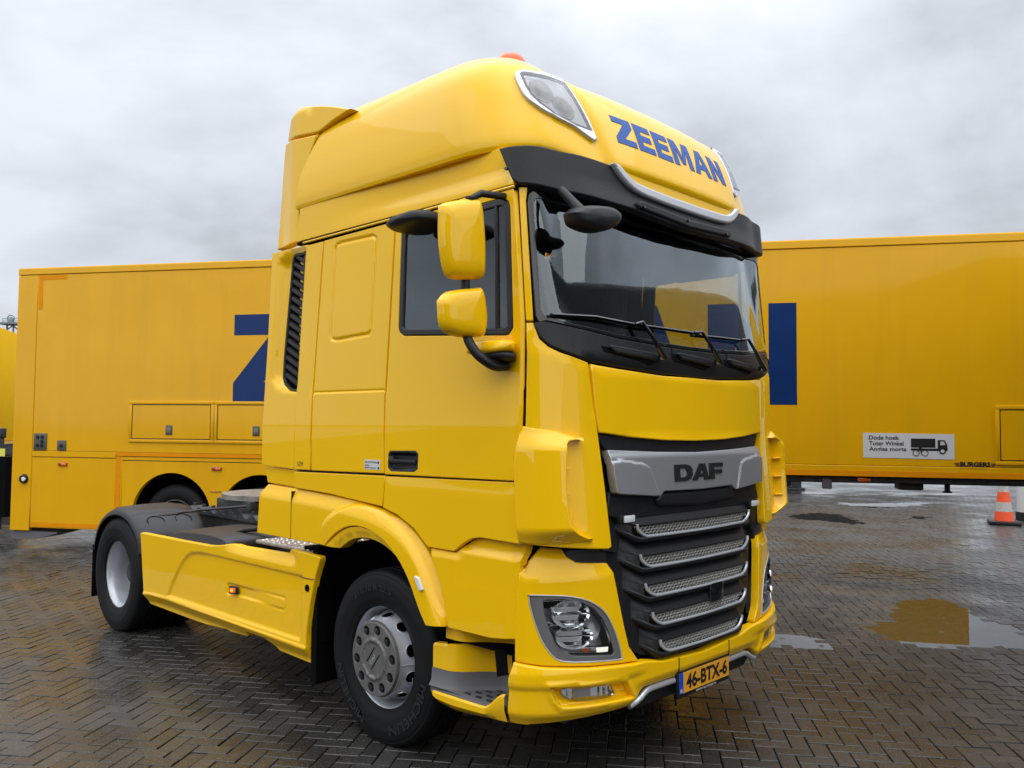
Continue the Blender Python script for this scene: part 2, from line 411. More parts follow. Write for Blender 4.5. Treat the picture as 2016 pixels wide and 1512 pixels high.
GLY = {
 'Z': ([(0,1),(.86,1),(.86,.70),(.40,.235),(.88,.235),(.88,0),(0,0),(0,.225),(.47,.765),(0,.765)], []),
 'E': ([(0,0),(0,1),(.80,1),(.80,.765),(.28,.765),(.28,.62),(.74,.62),(.74,.39),(.28,.39),(.28,.235),(.82,.235),(.82,0)], []),
 'M': ([(0,0),(0,1),(.36,1),(.56,.42),(.76,1),(1.12,1),(1.12,0),(.86,0),(.86,.70),(.66,.12),(.46,.12),(.26,.70),(.26,0)], []),
 'A': ([(0,0),(.36,1),(.68,1),(1.04,0),(.76,0),(.69,.22),(.35,.22),(.28,0)], [[(.42,.43),(.62,.43),(.52,.76)]]),
 'N': ([(0,0),(0,1),(.29,1),(.62,.42),(.62,1),(.90,1),(.90,0),(.62,0),(.28,.58),(.28,0)], []),
 'D': ([(0,0),(0,1),(.62,1),(.86,.9),(.98,.68),(.98,.32),(.86,.1),(.62,0)], [[(.30,.23),(.55,.23),(.66,.32),(.68,.5),(.66,.68),(.55,.77),(.30,.77)]]),
 'F': ([(0,0),(0,1),(.86,1),(.86,.74),(.31,.74),(.31,.58),(.80,.58),(.80,.33),(.31,.33),(.31,0)], []),
 'a': ([(0,0),(.42,1),(.78,1),(.98,0),(.68,0),(.65,.20),(.40,.20),(.48,.40),(.62,.40),(.60,.72),(.30,0)], []),
}
def _cr(pts, n=60):
    """Catmull-Rom dense sampling of a polyline"""
    P = np.array(pts, float)
    Q = np.vstack([2*P[0]-P[1], P, 2*P[-1]-P[-2]])
    out = []
    for i in range(1, len(Q)-2):
        t = np.linspace(0, 1, n, endpoint=False)[:, None]
        a, b, c, d = Q[i-1], Q[i], Q[i+1], Q[i+2]
        out.append(.5*((2*b)+(-a+c)*t+(2*a-5*b+4*c-d)*t*t+(-a+3*b-3*c+d)*t**3))
    out.append(P[-1:])
    return np.vstack(out)
def sstep(e0, e1, x):
    t = np.clip((np.asarray(x, float)-e0)/(e1-e0), 0, 1)
    return t*t*(3-2*t)
class Plan:
    def __init__(s, pts):
        d = _cr(pts); s.d = d
        s.l = np.concatenate([[0], np.cumsum(np.hypot(*np.diff(d, axis=0).T))])
    def __call__(s, a):
        aa = np.abs(a)
        return np.interp(aa, s.l, s.d[:, 0]), np.interp(aa, s.l, s.d[:, 1])
CABP = Plan([(0,1.385),(.3,1.381),(.6,1.370),(.85,1.348),(1.0,1.322),(1.10,1.288),(1.18,1.238),(1.225,1.185),(1.243,1.12),(1.245,1.03),(1.245,.8)])
BUMP = Plan([(0,1.432),(.4,1.430),(.6,1.424),(.75,1.408),(.9,1.375),(1.0,1.338),(1.1,1.285),(1.18,1.225),(1.228,1.165),(1.245,1.10),(1.248,1.0),(1.248,.8)])
def S_front(a, z):
    a = np.asarray(a, float); z = np.asarray(z, float)
    y, x = CABP(a)
    k = .4+.6*(1-sstep(.95, 1.245, y))
    L = np.where(z > 2.2, -.012-.19*(z-2.2), np.where(z > 1.8, -.03*(z-1.8), -.08*(z-1.8)))
    return np.stack([x+L*k, np.sign(a)*y, z+0*a], -1)
def S_bump(a, z):
    a = np.asarray(a, float); z = np.asarray(z, float)
    y, x = BUMP(a)
    L = np.where(z > .66, -.06*(z-.66), -.25*np.maximum(.44-z, 0)**1.0)
    return np.stack([x+L*np.where(y < 1.2, 1, .5), np.sign(a)*y, z+0*a], -1)
def S_side(y0):
    def f(a, b):
        a = np.asarray(a, float); b = np.asarray(b, float)
        return np.stack([a, 0*a-y0, b+0*a], -1)
    return f
RP = Plan([(0,0),(.3,-.008),(.52,-.03),(.66,-.065),(.765,-.115),(.85,-.18),(.925,-.28),(.97,-.39),(.992,-.5),(1,-.62)])
RLEV = np.array([  # W, Xf, z side, z front
 (1.243,1.285,3.270,3.195),(1.250,1.297,3.300,3.225),(1.252,1.285,3.36,3.28),(1.243,1.24,3.49,3.42),(1.222,1.185,3.635,3.56),
 (1.190,1.11,3.755,3.68),(1.135,1.0,3.845,3.77),(1.04,.86,3.91,3.835),(.85,.6,3.955,3.895),(.5,.2,3.98,3.945),(.05,-.3,3.99,3.98)])
RLC = _cr(RLEV, 40)
RREAR = -.90
def S_roof(a, t):
    """a: 0..1 front centre to corner end, 1..2 along the side to the rear; sign = side.  t: 0..10 level"""
    a = np.asarray(a, float); t = np.asarray(t, float)+0*a
    i = np.clip(t, 0, 10)*40
    g = [np.interp(i, np.arange(len(RLC)), RLC[:, k]) for k in range(4)]
    aa = np.clip(np.abs(a), 0, 2)
    af = np.minimum(aa, 1)*RP.l[-1]
    yn, dx = RP(af)
    W, X, zs, zf = g
    xe = X-.62
    rear = np.interp(zs, [3.27, 3.32, 3.49, 3.58, 3.74, 3.80, 3.86, 3.95], [-.90, -.895, -.86, -.80, -.70, -.62, -.62, -.80])
    xx = np.where(aa <= 1, X+dx, xe+(rear-xe)*(aa-1))
    w = sstep(-.55, 1.25, xx-(.0))
    wv = 1-sstep(.40, .66, aa)
    zs = zs+.022*(1-sstep(.72, 1.0, aa))*sstep(3, 6, t)
    z = zs+(zf-zs)*wv
    ae = .35+.0235*t
    rel = .032*(1-sstep(ae-.022, ae+.018, aa))*sstep(0.2, 2.0, t)*(1-sstep(5.0, 7.5, t))
    return np.stack([xx+rel, np.sign(a)*yn*W, z], -1)

def S_vis(a, b):
    """sun visor: a along the plan, b height"""
    a = np.asarray(a, float); b = np.asarray(b, float)
    P = S_front(a, np.minimum(b, 9)); aa = np.abs(a)
    pr = .02+.085*(1-sstep(.75, 1.38, aa))
    y, x = CABP(a); e = 1e-3; y2, x2 = CABP(aa+e)
    nx, ny = (y2-y), -(x2-x); nn = np.hypot(nx, ny)+1e-12
    k = pr*(1.0-.9*sstep(3.05, 3.30, b)*0)
    L = S_front(a, 0*a+3.05)
    return np.stack([L[..., 0]+k*nx/nn-.10*(b-3.05), L[..., 1]+np.sign(a)*k*ny/nn, b], -1)
D = {
'door': [(0.174,3.017),(1.118,3.031),(1.146,2.732),(1.178,2.354),(1.178,1.932),(1.173,1.843),(1.158,1.71),(1.147,1.576),(0.113,1.56),(0.105,1.748),(0.108,2.044)],
'doorwin': [(0.224,2.976),(1.032,2.997),(1.075,2.972),(1.088,2.939),(1.117,2.329),(1.088,2.298),(1.062,2.296),(0.259,2.347),(0.221,2.368),(0.21,2.395)],
'sleeper': [(-0.559,3.01),(0.162,3.017),(0.095,2.044),(0.094,1.748),(0.102,1.564),(-0.646,1.549),(-0.653,1.733),(-0.648,2.031)],
'emboss': [(-0.422,2.977),(-0.365,2.983),(-0.048,2.978),(-0.003,2.957),(0.002,2.93),(-0.036,2.391),(-0.068,2.366),(-0.41,2.351),(-0.468,2.364),(-0.481,2.398),(-0.446,2.947)],
'strip': [(-0.754,3.008),(-0.574,3.008),(-0.658,2.031),(-0.667,1.732),(-0.662,1.55),(-0.85,1.547),(-0.854,1.729),(-0.847,2.03)],
'rearcorner': [(-1.192,3.015),(-0.767,3.012),(-0.854,2.03),(-0.861,1.729),(-0.861,1.546),(-1.269,1.559),(-1.271,1.824),(-1.191,2.072),(-1.211,2.771)],
'intake': [(-0.769,2.978),(-0.838,2.043),(-0.968,2.056),(-1.046,2.1),(-1.071,2.151),(-1.064,2.294),(-0.985,2.931),(-0.973,2.97),(-0.94,2.984)],
'intakerec': [(-0.766,2.997),(-0.842,2.03),(-1.015,2.038),(-1.132,2.076),(-1.194,2.145),(-1.185,2.3),(-1.129,2.928),(-1.102,2.972),(-1.016,3.002)],
'rearcornerlow': [(-1.258,1.549),(-0.861,1.539),(-0.86,1.431),(-1.219,1.44)],
'sleeperlow': [(-0.855,1.532),(0.106,1.551),(0.087,1.374),(-0.13,1.39),(-0.444,1.413),(-0.851,1.428)],
'doorlow': [(0.116,1.549),(1.144,1.569),(1.159,1.359),(1.175,1.273),(0.904,1.277),(0.837,1.266),(0.775,1.235),(0.706,1.187),(0.496,1.188),(0.377,1.277),(0.229,1.339),(0.098,1.369)],
'fender': [(-1.213,1.43),(-0.856,1.42),(-0.444,1.404),(-0.129,1.384),(0.09,1.363),(0.229,1.328),(0.377,1.264),(0.481,1.181),(0.539,1.103),(0.596,1.006),(0.636,0.902),(0.626,0.933),(0.655,0.804),(0.661,0.788),(0.522,0.778),(0.484,0.795),(0.445,0.874),(0.378,1.003),(0.357,1.015),(0.248,1.135),(0.108,1.214),(-0.037,1.251),(-0.141,1.256),(-0.217,1.245),(-0.309,1.205),(-0.387,1.152),(-0.458,1.096),(-0.67,1.096),(-1.289,1.096),(-1.27,1.358)],
'fenderin': [(-0.45,1.095),(-0.379,1.148),(-0.301,1.201),(-0.216,1.24),(-0.141,1.252),(-0.036,1.246),(0.108,1.209),(0.248,1.129),(0.357,1.009),(0.373,0.998),(0.44,0.871),(0.478,0.794),(0.517,0.779),(0.484,0.787),(0.456,0.815),(0.412,0.901),(0.338,1.014),(0.235,1.104),(0.138,1.153),(0.023,1.181),(-0.079,1.184),(-0.184,1.17),(-0.252,1.143),(-0.318,1.094)],
'lowpanel': [(0.507,1.183),(0.707,1.181),(0.765,1.226),(0.832,1.264),(0.866,1.269),(1.174,1.269),(1.153,1.178),(1.143,0.959),(1.144,0.81),(0.982,0.789),(0.667,0.787),(0.626,0.933),(0.578,1.037)],
'marklamp': [(0.428,1.033),(0.47,1.024),(0.509,0.961),(0.474,0.958)],
'handle': [(0.158,1.698),(0.387,1.704),(0.413,1.688),(0.408,1.601),(0.376,1.583),(0.168,1.578),(0.14,1.598),(0.141,1.68)],
'sticker': [(-0.081,1.638),(0.068,1.64),(0.067,1.582),(-0.083,1.58)],
'n529': [(-0.809,1.597),(-0.741,1.6),(-0.74,1.574),(-0.808,1.571)],
'skirt': [(-3.284,0.908),(-2.596,0.917),(-2.071,0.927),(-1.982,0.932),(-1.853,0.95),(-1.768,0.966),(-1.685,0.973),(-1.603,0.966),(-0.99,0.978),(-0.948,1.017),(-0.745,1.018),(-0.696,1.013),(-0.559,1.011),(-0.626,0.862),(-0.675,0.687),(-0.709,0.504),(-0.71,0.313),(-0.937,0.318),(-1.096,0.322),(-1.151,0.346),(-1.245,0.381),(-1.514,0.383),(-1.516,0.34),(-1.767,0.329),(-1.821,0.348),(-2.174,0.317),(-2.435,0.316),(-3.156,0.32),(-3.182,0.406)],
'skirtcrease': [(-3.176,0.407),(-3.011,0.428),(-2.77,0.432),(-0.714,0.414)],
'skirtarc': [(-2.72,0.461),(-2.626,0.597),(-2.485,0.747),(-2.392,0.812),(-2.274,0.845),(-1.978,0.859),(-0.789,0.863)],
'skirtslot': [(-1.785,0.673),(-1.733,0.685),(-0.987,0.691),(-0.985,0.63),(-1.01,0.612),(-1.626,0.62),(-1.781,0.607)],
'skirtcap': [(-0.728,1.01),(-0.758,0.916),(-0.788,0.854),(-0.633,0.859)],
'skirtlamp': [(-1.719,0.674),(-1.61,0.68),(-1.605,0.628),(-1.714,0.618)],
'reardef': [(-1.263,3.069),(-1.222,3.377),(-1.188,3.693),(-1.159,3.805),(-0.711,3.742),(-0.814,3.578),(-0.872,3.487),(-0.903,3.321),(-0.91,3.184),(-0.881,3.07)],
'reardeftop': [(-1.154,3.828),(-1.08,3.946),(-1.017,3.997),(-0.828,3.962),(-0.588,3.9),(-0.334,3.815),(-0.527,3.798),(-0.7,3.756)],
'pillar': [(-1.277,3.038),(-1.21,3.042),(-1.225,2.968),(-1.221,2.363),(-1.274,2.363)],
'corner': [(-1.275,2.355),(-1.221,2.355),(-1.193,2.275),(-1.148,2.238),(-1.084,2.213),(-0.908,2.169),(-0.874,1.931),(-0.854,1.794),(-0.826,1.52),(-0.804,1.244),(-0.824,1.231),(-1.052,1.252),(-1.31,1.277),(-1.319,1.425),(-1.321,1.645),(-1.304,1.808),(-1.286,1.845),(-1.284,1.926)],
'sc_lip': [(-0.98,1.776),(-1.058,1.772),(-1.084,1.758),(-1.093,1.728),(-1.1,1.574),(-1.093,1.442),(-1.078,1.362),(-1.04,1.32),(-0.939,1.285)],
'sc_left': [(-1.286,1.845),(-1.304,1.808),(-1.321,1.645),(-1.319,1.425),(-1.31,1.277)],
'hoodL': [(-0.899,2.167),(-0.894,2.167),(-0.874,1.947),(-0.851,1.811)],
'grillehole': [(-0.846,1.808),(-0.826,1.52),(-0.803,1.248)],
'silverL': [(-0.787,1.727),(-0.78,1.602),(-0.769,1.504),(-0.402,1.47),(-0.379,1.492)],
'glass': [(-1.164,3.036),(-1.203,3.008),(-1.215,2.96),(-1.208,2.387),(-1.194,2.353)],
'glassvis': [(-1.163,2.989),(-1.181,2.963),(-1.18,2.411),(-1.153,2.37),(-0.986,2.351),(-0.664,2.325)],
'cowl': [(-1.221,2.357),(-1.154,2.363),(-0.987,2.343),(-0.668,2.308),(-0.274,2.292),(0.204,2.29),(0.928,2.31)],
'cowlbot': [(-1.197,2.278),(-1.148,2.24),(-1.083,2.216),(-0.905,2.171),(-0.694,2.154),(-0.302,2.135),(0.171,2.129),(0.775,2.152)],
'visorL': [(-1.354,3.251),(-1.252,3.247),(-1.106,3.261),(-0.915,3.264),(-0.669,3.25),(-0.626,3.205),(-0.548,3.137),(-0.487,3.107)],
'visorLb': [(-1.354,3.251),(-1.325,3.172),(-1.29,3.076),(-1.256,3.049),(-1.125,3.046),(-0.932,3.048),(-0.739,3.032),(-0.498,3.019)],
'wiperpiv': [(-0.329,2.22),(0.261,2.22),(0.866,2.221)],
'wiper1': [(-0.354,2.206),(-0.435,2.318),(-0.501,2.4),(-0.55,2.387),(-0.853,2.401),(-1.134,2.392)],
'wiper2': [(0.232,2.214),(0.158,2.309),(0.083,2.394),(0.015,2.389),(-0.305,2.388),(-0.55,2.387)],
'wiper3': [(0.834,2.209),(0.736,2.322),(0.665,2.4),(0.585,2.391),(0.29,2.384),(-0.006,2.373)],
'hlpanel': [(-1.195,1.248),(-1.048,1.237),(-1.028,1.199),(-0.985,1.172),(-0.951,1.166),(-0.794,1.154),(-0.763,1.105),(-0.741,0.998),(-0.708,0.843),(-0.678,0.728),(-0.606,0.642),(-0.694,0.65),(-0.949,0.669),(-1.186,0.688),(-1.328,0.707),(-1.324,0.884),(-1.313,1.146),(-1.283,1.18)],
'hl': [(-1.244,1.016),(-1.236,1.025),(-1.073,1.017),(-0.968,0.996),(-0.898,0.966),(-0.834,0.918),(-0.788,0.846),(-0.752,0.759),(-0.736,0.69),(-0.747,0.673),(-0.913,0.686),(-1.079,0.702),(-1.139,0.735),(-1.189,0.808),(-1.222,0.901),(-1.24,0.973)],
'hllens': [(-1.174,0.998),(-1.074,0.997),(-0.969,0.976),(-0.899,0.94),(-0.846,0.883),(-0.81,0.812),(-0.781,0.712),(-0.797,0.703),(-1.03,0.727),(-1.077,0.749),(-1.121,0.798),(-1.149,0.864),(-1.169,0.936)],
'bumplow': [(-1.33,0.702),(-1.186,0.683),(-0.95,0.663),(-0.694,0.643),(-0.602,0.637),(-0.6,0.537),(-0.642,0.443),(-0.686,0.416),(-0.942,0.41),(-1.14,0.399),(-1.254,0.396),(-1.366,0.402),(-1.358,0.518),(-1.35,0.628),(-1.341,0.659)],
'fog': [(-1.168,0.597),(-1.153,0.603),(-0.949,0.588),(-0.737,0.576),(-0.71,0.566),(-0.653,0.479),(-0.665,0.466),(-0.913,0.474),(-1.072,0.478),(-1.111,0.489),(-1.149,0.535)],
'foglens': [(-1.103,0.582),(-0.949,0.572),(-0.819,0.569),(-0.784,0.526),(-0.784,0.493),(-0.999,0.503),(-1.064,0.524)],
'grillelow': [(-0.761,1.124),(-0.709,0.933),(-0.663,0.776),(-0.621,0.701),(-0.563,0.653),(-0.471,0.627)],
'steel': [(-0.64,0.434),(-0.575,0.452),(-0.524,0.483),(-0.457,0.489),(-0.289,0.482)],
'bar0': [(-0.654,1.339)],
'bar1': [(-0.606,1.174)],
'bar2': [(-0.596,1.019)],
'bar3': [(-0.561,0.864)],
'bar4': [(-0.52,0.715)],
'rlight': [(-0.686,4.421),(-0.679,4.558),(-0.665,4.663),(-0.615,4.737),(-0.551,5.006),(-0.486,5.326),(-0.488,5.011),(-0.422,2.724),(-0.509,2.796),(-0.598,2.94),(-0.636,3.156),(-0.661,3.4),(-0.675,3.665),(-0.684,4.068)],
'rlightin': [(-0.666,4.449),(-0.657,4.535),(-0.607,4.583),(-0.537,4.81),(-0.495,4.969),(-0.438,2.967),(-0.508,2.875),(-0.569,2.922),(-0.622,3.256),(-0.647,3.546),(-0.659,3.883)],
'rcentreedge': [(-0.495,6.198),(-0.465,4.682),(-0.422,2.724),(-0.397,1.622)],
'zee': [(-0.331,4.164),(-0.24,2.922)],
'mirU': [(-1.643,2.891),(-1.586,2.919),(-1.419,2.96),(-1.374,2.944),(-1.347,2.775),(-1.344,2.597),(-1.379,2.562),(-1.547,2.55),(-1.606,2.586),(-1.64,2.726)],
'mirL': [(-1.642,2.436),(-1.579,2.485),(-1.413,2.517),(-1.361,2.513),(-1.331,2.395),(-1.34,2.305),(-1.375,2.277),(-1.543,2.276),(-1.624,2.318)],
'mirWide': [(0.357,2.931),(0.418,2.958),(0.589,2.957),(0.719,2.946),(0.721,2.887),(0.591,2.867),(0.42,2.866),(0.367,2.888)],
'mirbase': [(0.94,2.276),(1.178,2.257),(1.187,2.179),(1.159,2.162),(1.012,2.173)],
'mirarm': [(-1.45,2.551),(-1.446,2.272),(-1.43,2.214),(-1.389,2.166),(-1.337,2.135)],
'frontmir': [(-1.176,2.869),(-1.102,2.916),(-0.912,2.957),(-0.812,2.945),(-0.786,2.911),(-0.837,2.851),(-0.936,2.811),(-1.043,2.8),(-1.147,2.815)],
'pud_a': [(0.912,3.769),(0.902,4.038),(0.977,4.412),(0.819,4.887),(0.795,5.312),(0.867,5.44),(1.02,5.445),(1.266,5.164),(1.549,4.879),(1.884,4.585),(2.046,4.566),(2.19,4.5),(2.15,4.185),(2.004,3.902),(1.774,3.632),(1.465,3.477),(1.328,3.402),(1.087,3.573)],
'pud_b': [(0.487,2.808),(0.548,2.872),(0.701,2.904),(0.837,2.908),(0.87,2.862),(0.768,2.757),(0.633,2.671),(0.558,2.64)],
'pud_c': [(-3.994,12.311),(-4.128,12.982),(-3.97,13.595),(-3.555,13.634),(-3.296,13.303),(-2.674,12.476),(-2.651,12.147),(-3.159,12.294),(-3.488,11.998)],
'pud_d': [(-4.676,16.457),(-4.362,16.369),(-3.894,16.914),(-3.322,18.153),(-3.014,18.222),(-3.386,16.422),(-3.77,15.721),(-4.183,15.763)],
'pud_e': [(-2.257,13.882),(-2.283,14.452),(-1.99,14.58),(-2.05,13.921)],
'cone': [(-0.871,14.502),(-0.421,14.647),(-0.575,14.3)],
'post': [(-0.676,15.667),(-0.367,15.821)],
'vistrim': [(-0.663,3.249),(-0.626,3.205),(-0.57,3.162),(-0.498,3.122),(-0.407,3.106),(-0.208,3.101),(0.191,3.086),(0.548,3.084)],
'visR': [(0.622,2.939),(1.007,3.029),(0.958,3.104),(-0.498,3.019),(0.087,2.974)],
'rbulb': [(-0.605,3.861),(-0.535,3.465)],
}
# ================================================================= GROUND
def brick_mat(name, rnd_attr=True):
    m, n, l, b = newmat(name)
    vec = worldpos(n, l)
    at = n.new('ShaderNodeAttribute'); at.attribute_name = 'rnd'; at.attribute_type = 'GEOMETRY'
    base = nmix(n, l, at.outputs['Fac'], (.023, .0222, .0214), (.046, .0438, .0415))
    sp = nnoise(n, l, vec, 150., 2, .6)                      # light grains of aggregate, with wet glints painted in as colour
    spk = nmap(n, l, sp, .64, .72, 0, .9)
    base = nmix(n, l, spk, base, (.34, .33, .31))
    dk = nnoise(n, l, vec, 90., 3, .6)
    base = nmix(n, l, nmap(n, l, dk, .35, .6, .35, 0), base, (.006, .0055, .005))
    stain = nnoise(n, l, vec, .55, 4, .6)
    base = nmix(n, l, nmap(n, l, stain, .58, .78, 0, .25), base, (.026, .022, .017))
    l.new(base, b.inputs['Base Color'])
    wet = nnoise(n, l, vec, .8, 5, .62)
    wet2 = nnoise(n, l, vec, 42., 3, .6)
    rg = n.new('ShaderNodeMath'); rg.operation = 'ADD'
    l.new(nmap(n, l, wet, .38, .60, .14, .42), rg.inputs[0]); l.new(nmap(n, l, wet2, .3, .7, -.05, .12), rg.inputs[1])
    l.new(rg.outputs[0], b.inputs['Roughness'])
    b.inputs['Specular IOR Level'].default_value = .55
    bp = n.new('ShaderNodeBump'); bp.inputs['Strength'].default_value = .30; bp.inputs['Distance'].default_value = .003
    l.new(nnoise(n, l, vec, 150., 4, .65), bp.inputs['Height']); l.new(bp.outputs[0], b.inputs['Normal'])
    return m
brick_mat('brick_wet')
def far_ground_mat():
    m, n, l, b = newmat('pavement_far')
    vec = worldpos(n, l)
    mpn = n.new('ShaderNodeMapping'); mpn.inputs['Rotation'].default_value = (0, 0, R(-35.5)); l.new(vec, mpn.inputs[0])
    br = n.new('ShaderNodeTexBrick'); br.inputs['Scale'].default_value = 1; br.inputs['Brick Width'].default_value = .21; br.inputs['Row Height'].default_value = .105
    br.inputs['Mortar Size'].default_value = .006; br.inputs['Color1'].default_value = (.020, .018, .016, 1); br.inputs['Color2'].default_value = (.034, .030, .027, 1); br.inputs['Mortar'].default_value = (.012, .010, .009, 1)
    l.new(mpn.outputs[0], br.inputs['Vector']); l.new(br.outputs['Color'], b.inputs['Base Color'])
    l.new(nmap(n, l, nnoise(n, l, vec, .5, 5, .6), .36, .64, .06, .42), b.inputs['Roughness'])
    bp = n.new('ShaderNodeBump'); bp.inputs['Strength'].default_value = .3; bp.inputs['Distance'].default_value = .003
    l.new(nnoise(n, l, vec, 120., 3, .6), bp.inputs['Height']); l.new(bp.outputs[0], b.inputs['Normal'])
    return m
far_ground_mat()
simple('joint_sand', (.006, .005, .0042), .8, spec=.15, var=.5, vscale=3)
# bed under the bricks, reaching the horizon
ground = tag(G().add([(-600,-600,-.022),(600,-600,-.022),(600,600,-.022),(-600,600,-.022)], [(0,1,2,3)]).obj('ground', 'joint_sand', smooth=False), kind='structure')
BW = .105; BA = R(35.5); GAP = .0070
def bvar(o0):
    """brick shape: 0 = along u, 1 = along v; chamfered top"""
    L, W = (2*BW, BW) if o0 == 0 else (BW, 2*BW)
    a, b_, c = L/2-GAP/2, W/2-GAP/2, .003
    V = [(-a,-b_,-.03),(a,-b_,-.03),(a,b_,-.03),(-a,b_,-.03),(-a,-b_,-.0035),(a,-b_,-.0035),(a,b_,-.0035),(-a,b_,-.0035),(-a+c,-b_+c,0),(a-c,-b_+c,0),(a-c,b_-c,0),(-a+c,b_-c,0)]
    F = [(0,1,5,4),(1,2,6,5),(2,3,7,6),(3,0,4,7),(4,5,9,8),(5,6,10,9),(6,7,11,10),(7,4,8,11),(8,9,10,11)]
    return np.array(V), F
ca, sa = math.cos(BA), math.sin(BA)
def world_of(u, v): return ca*u-sa*v, sa*u+ca*v
CP = np.array([4.0069, -4.2404]); FD = np.array([-.6947, .7193])
N_ = 300
ii, jj = np.meshgrid(np.arange(-N_, N_), np.arange(-N_, N_)); ii, jj = ii.ravel(), jj.ravel()
tt = (ii+jj) % 4
cells = []
for kind, sel in ((0, tt == 0), (1, tt == 2)):
    I, J = ii[sel], jj[sel]
    u = (I+(1.0 if kind == 0 else .5))*BW; v = (J+(.5 if kind == 0 else 1.0))*BW
    x, y = world_of(u, v)
    dx, dy = x-CP[0], y-CP[1]; dep = dx*FD[0]+dy*FD[1]; lat = dx*(-FD[1])*-1+dy*FD[0]*-1
    lat = dx*FD[1]-dy*FD[0]
    ok = (dep > 2.2) & (dep < 23.5) & (np.abs(lat) < dep*.66+1.0) & ~((dep > 15) & (x < -9))
    for a, b_, d in zip(x[ok], y[ok], dep[ok]): cells.append((kind, a, b_, d))
cells = np.array(cells)
rv = nrng.random(len(cells)); hz = nrng.normal(0, .0016, len(cells)); tlt = nrng.normal(0, .006, (len(cells), 2)); yaw = nrng.normal(0, .006, len(cells))
hz += .0035*np.sin(cells[:, 1]*1.3+cells[:, 2]*.6)*np.cos(cells[:, 2]*1.1)
pcen = cells[:, 1:3]
for k in ('pud_a', 'pud_b', 'pud_c', 'pud_d', 'pud_e'):
    pp = np.array(D[k]); near_ = np.linalg.norm(pcen-pp.mean(0), axis=1) < 4
    sd = np.where(inpoly(pcen[near_], pp), 1, -1)*pdist(pcen[near_], pp, True)
    hz[near_] += -.0085*sstep(-.12, .10, sd)
# which of them show largest: nearest to the camera inside the frame and not under the truck
def in_view(x, y):
    dx, dy = x-CP[0], y-CP[1]; dep = dx*FD[0]+dy*FD[1]; lat = dx*FD[1]-dy*FD[0]
    zc_ = dep*.99886-1.8521*.0478; px = 1663*lat/zc_; py = 1663*(-1.8521*.99886-dep*.0478)/zc_
    return (np.abs(px) < 985) & (py > -742)
vis = in_view(cells[:, 1], cells[:, 2]) & ~((cells[:, 1] < 1.3) & (cells[:, 2] > -1.1) & (cells[:, 2] < 1.2) & (cells[:, 1] > -4.4))
order = np.argsort(np.where(vis, cells[:, 3], 1e9))
single = set(order[:300].tolist())
def place(V, k):
    kind, x, y, d = cells[k]
    W = V.copy(); W[:, 2] += hz[k]+V[:, 0]*tlt[k, 0]+V[:, 1]*tlt[k, 1]
    c_, s_ = math.cos(BA+yaw[k]), math.sin(BA+yaw[k])
    return np.stack([c_*W[:, 0]-s_*W[:, 1]+x, s_*W[:, 0]+c_*W[:, 1]+y, W[:, 2]], -1)
bv = [bvar(0), bvar(1)]
rest = [k for k in range(len(cells)) if k not in single]
VV = np.vstack([place(bv[int(cells[k, 0])][0], k) for k in rest])
F0 = np.array(bv[0][1]); FF = (F0[None]+12*np.arange(len(rest))[:, None, None]).reshape(-1, 4)
me = bpy.data.meshes.new('paving_bricks'); me.from_pydata(VV.tolist(), [], FF.tolist()); me.materials.append(MATS['brick_wet'])
at = me.attributes.new('rnd', 'FLOAT', 'FACE'); at.data.foreach_set('value', np.repeat(rv[rest], 9).astype(np.float32))
pb = bpy.data.objects.new('paving_bricks', me); col.objects.link(pb); pb.parent = ground; pb['kind'] = 'stuff'
variants = []
for kind in (0, 1):
    for q in range(7):
        m_ = bpy.data.meshes.new('brick'); m_.from_pydata(bv[kind][0].tolist(), [], bv[kind][1]); m_.materials.append(MATS['brick_wet'])
        a_ = m_.attributes.new('rnd', 'FLOAT', 'FACE'); a_.data.foreach_set('value', np.full(9, (q+.5)/7, np.float32)); variants.append(m_)
for k in single:
    kind, x, y, d = cells[k]
    o = bpy.data.objects.new('brick', variants[int(kind)*7+int(rv[k]*6.99)]); col.objects.link(o); o.parent = ground
    o.location = (x, y, hz[k]); o.rotation_euler = (tlt[k, 1], -tlt[k, 0], BA+yaw[k])
# far pavement sheets beyond the built bricks (side by side, so no overlap with them)
fp = G()
def fquad(pts): fp.add([(a, b_, -.010) for a, b_ in pts], [(0, 1, 2, 3)])
def dl(dep, lat): q = CP+FD*dep+np.array([FD[1], -FD[0]])*lat; return (q[0], q[1])
fquad([dl(23.6, -400), dl(23.6, 400), dl(500, 400), dl(500, -400)])
tag(fp.obj('pavement', 'pavement_far', fix=True, smooth=False), kind='structure')
# puddles
m, n, l, b = newmat('puddle_water'); n.remove(b)
tr_ = n.new('ShaderNodeBsdfTransparent'); tr_.inputs[0].default_value = (.75, .66, .54, 1)
gl_ = n.new('ShaderNodeBsdfGlossy'); gl_.inputs['Roughness'].default_value = .008
fr_ = n.new('ShaderNodeFresnel'); fr_.inputs[0].default_value = 2.3
mx_ = n.new('ShaderNodeMixShader'); l.new(fr_.outputs[0], mx_.inputs[0]); l.new(tr_.outputs[0], mx_.inputs[1]); l.new(gl_.outputs[0], mx_.inputs[2]); l.new(mx_.outputs[0], n['Material Output'].inputs[0])
b = gl_
vec = worldpos(n, l)
v_ = n.new('ShaderNodeTexVoronoi'); v_.inputs['Scale'].default_value = 5.; v_.feature = 'F1'; l.new(vec, v_.inputs['Vector'])
wv = n.new('ShaderNodeMath'); wv.operation = 'SINE'; mu_ = n.new('ShaderNodeMath'); mu_.operation = 'MULTIPLY'; mu_.inputs[1].default_value = 110.; l.new(v_.outputs['Distance'], mu_.inputs[0]); l.new(mu_.outputs[0], wv.inputs[0])
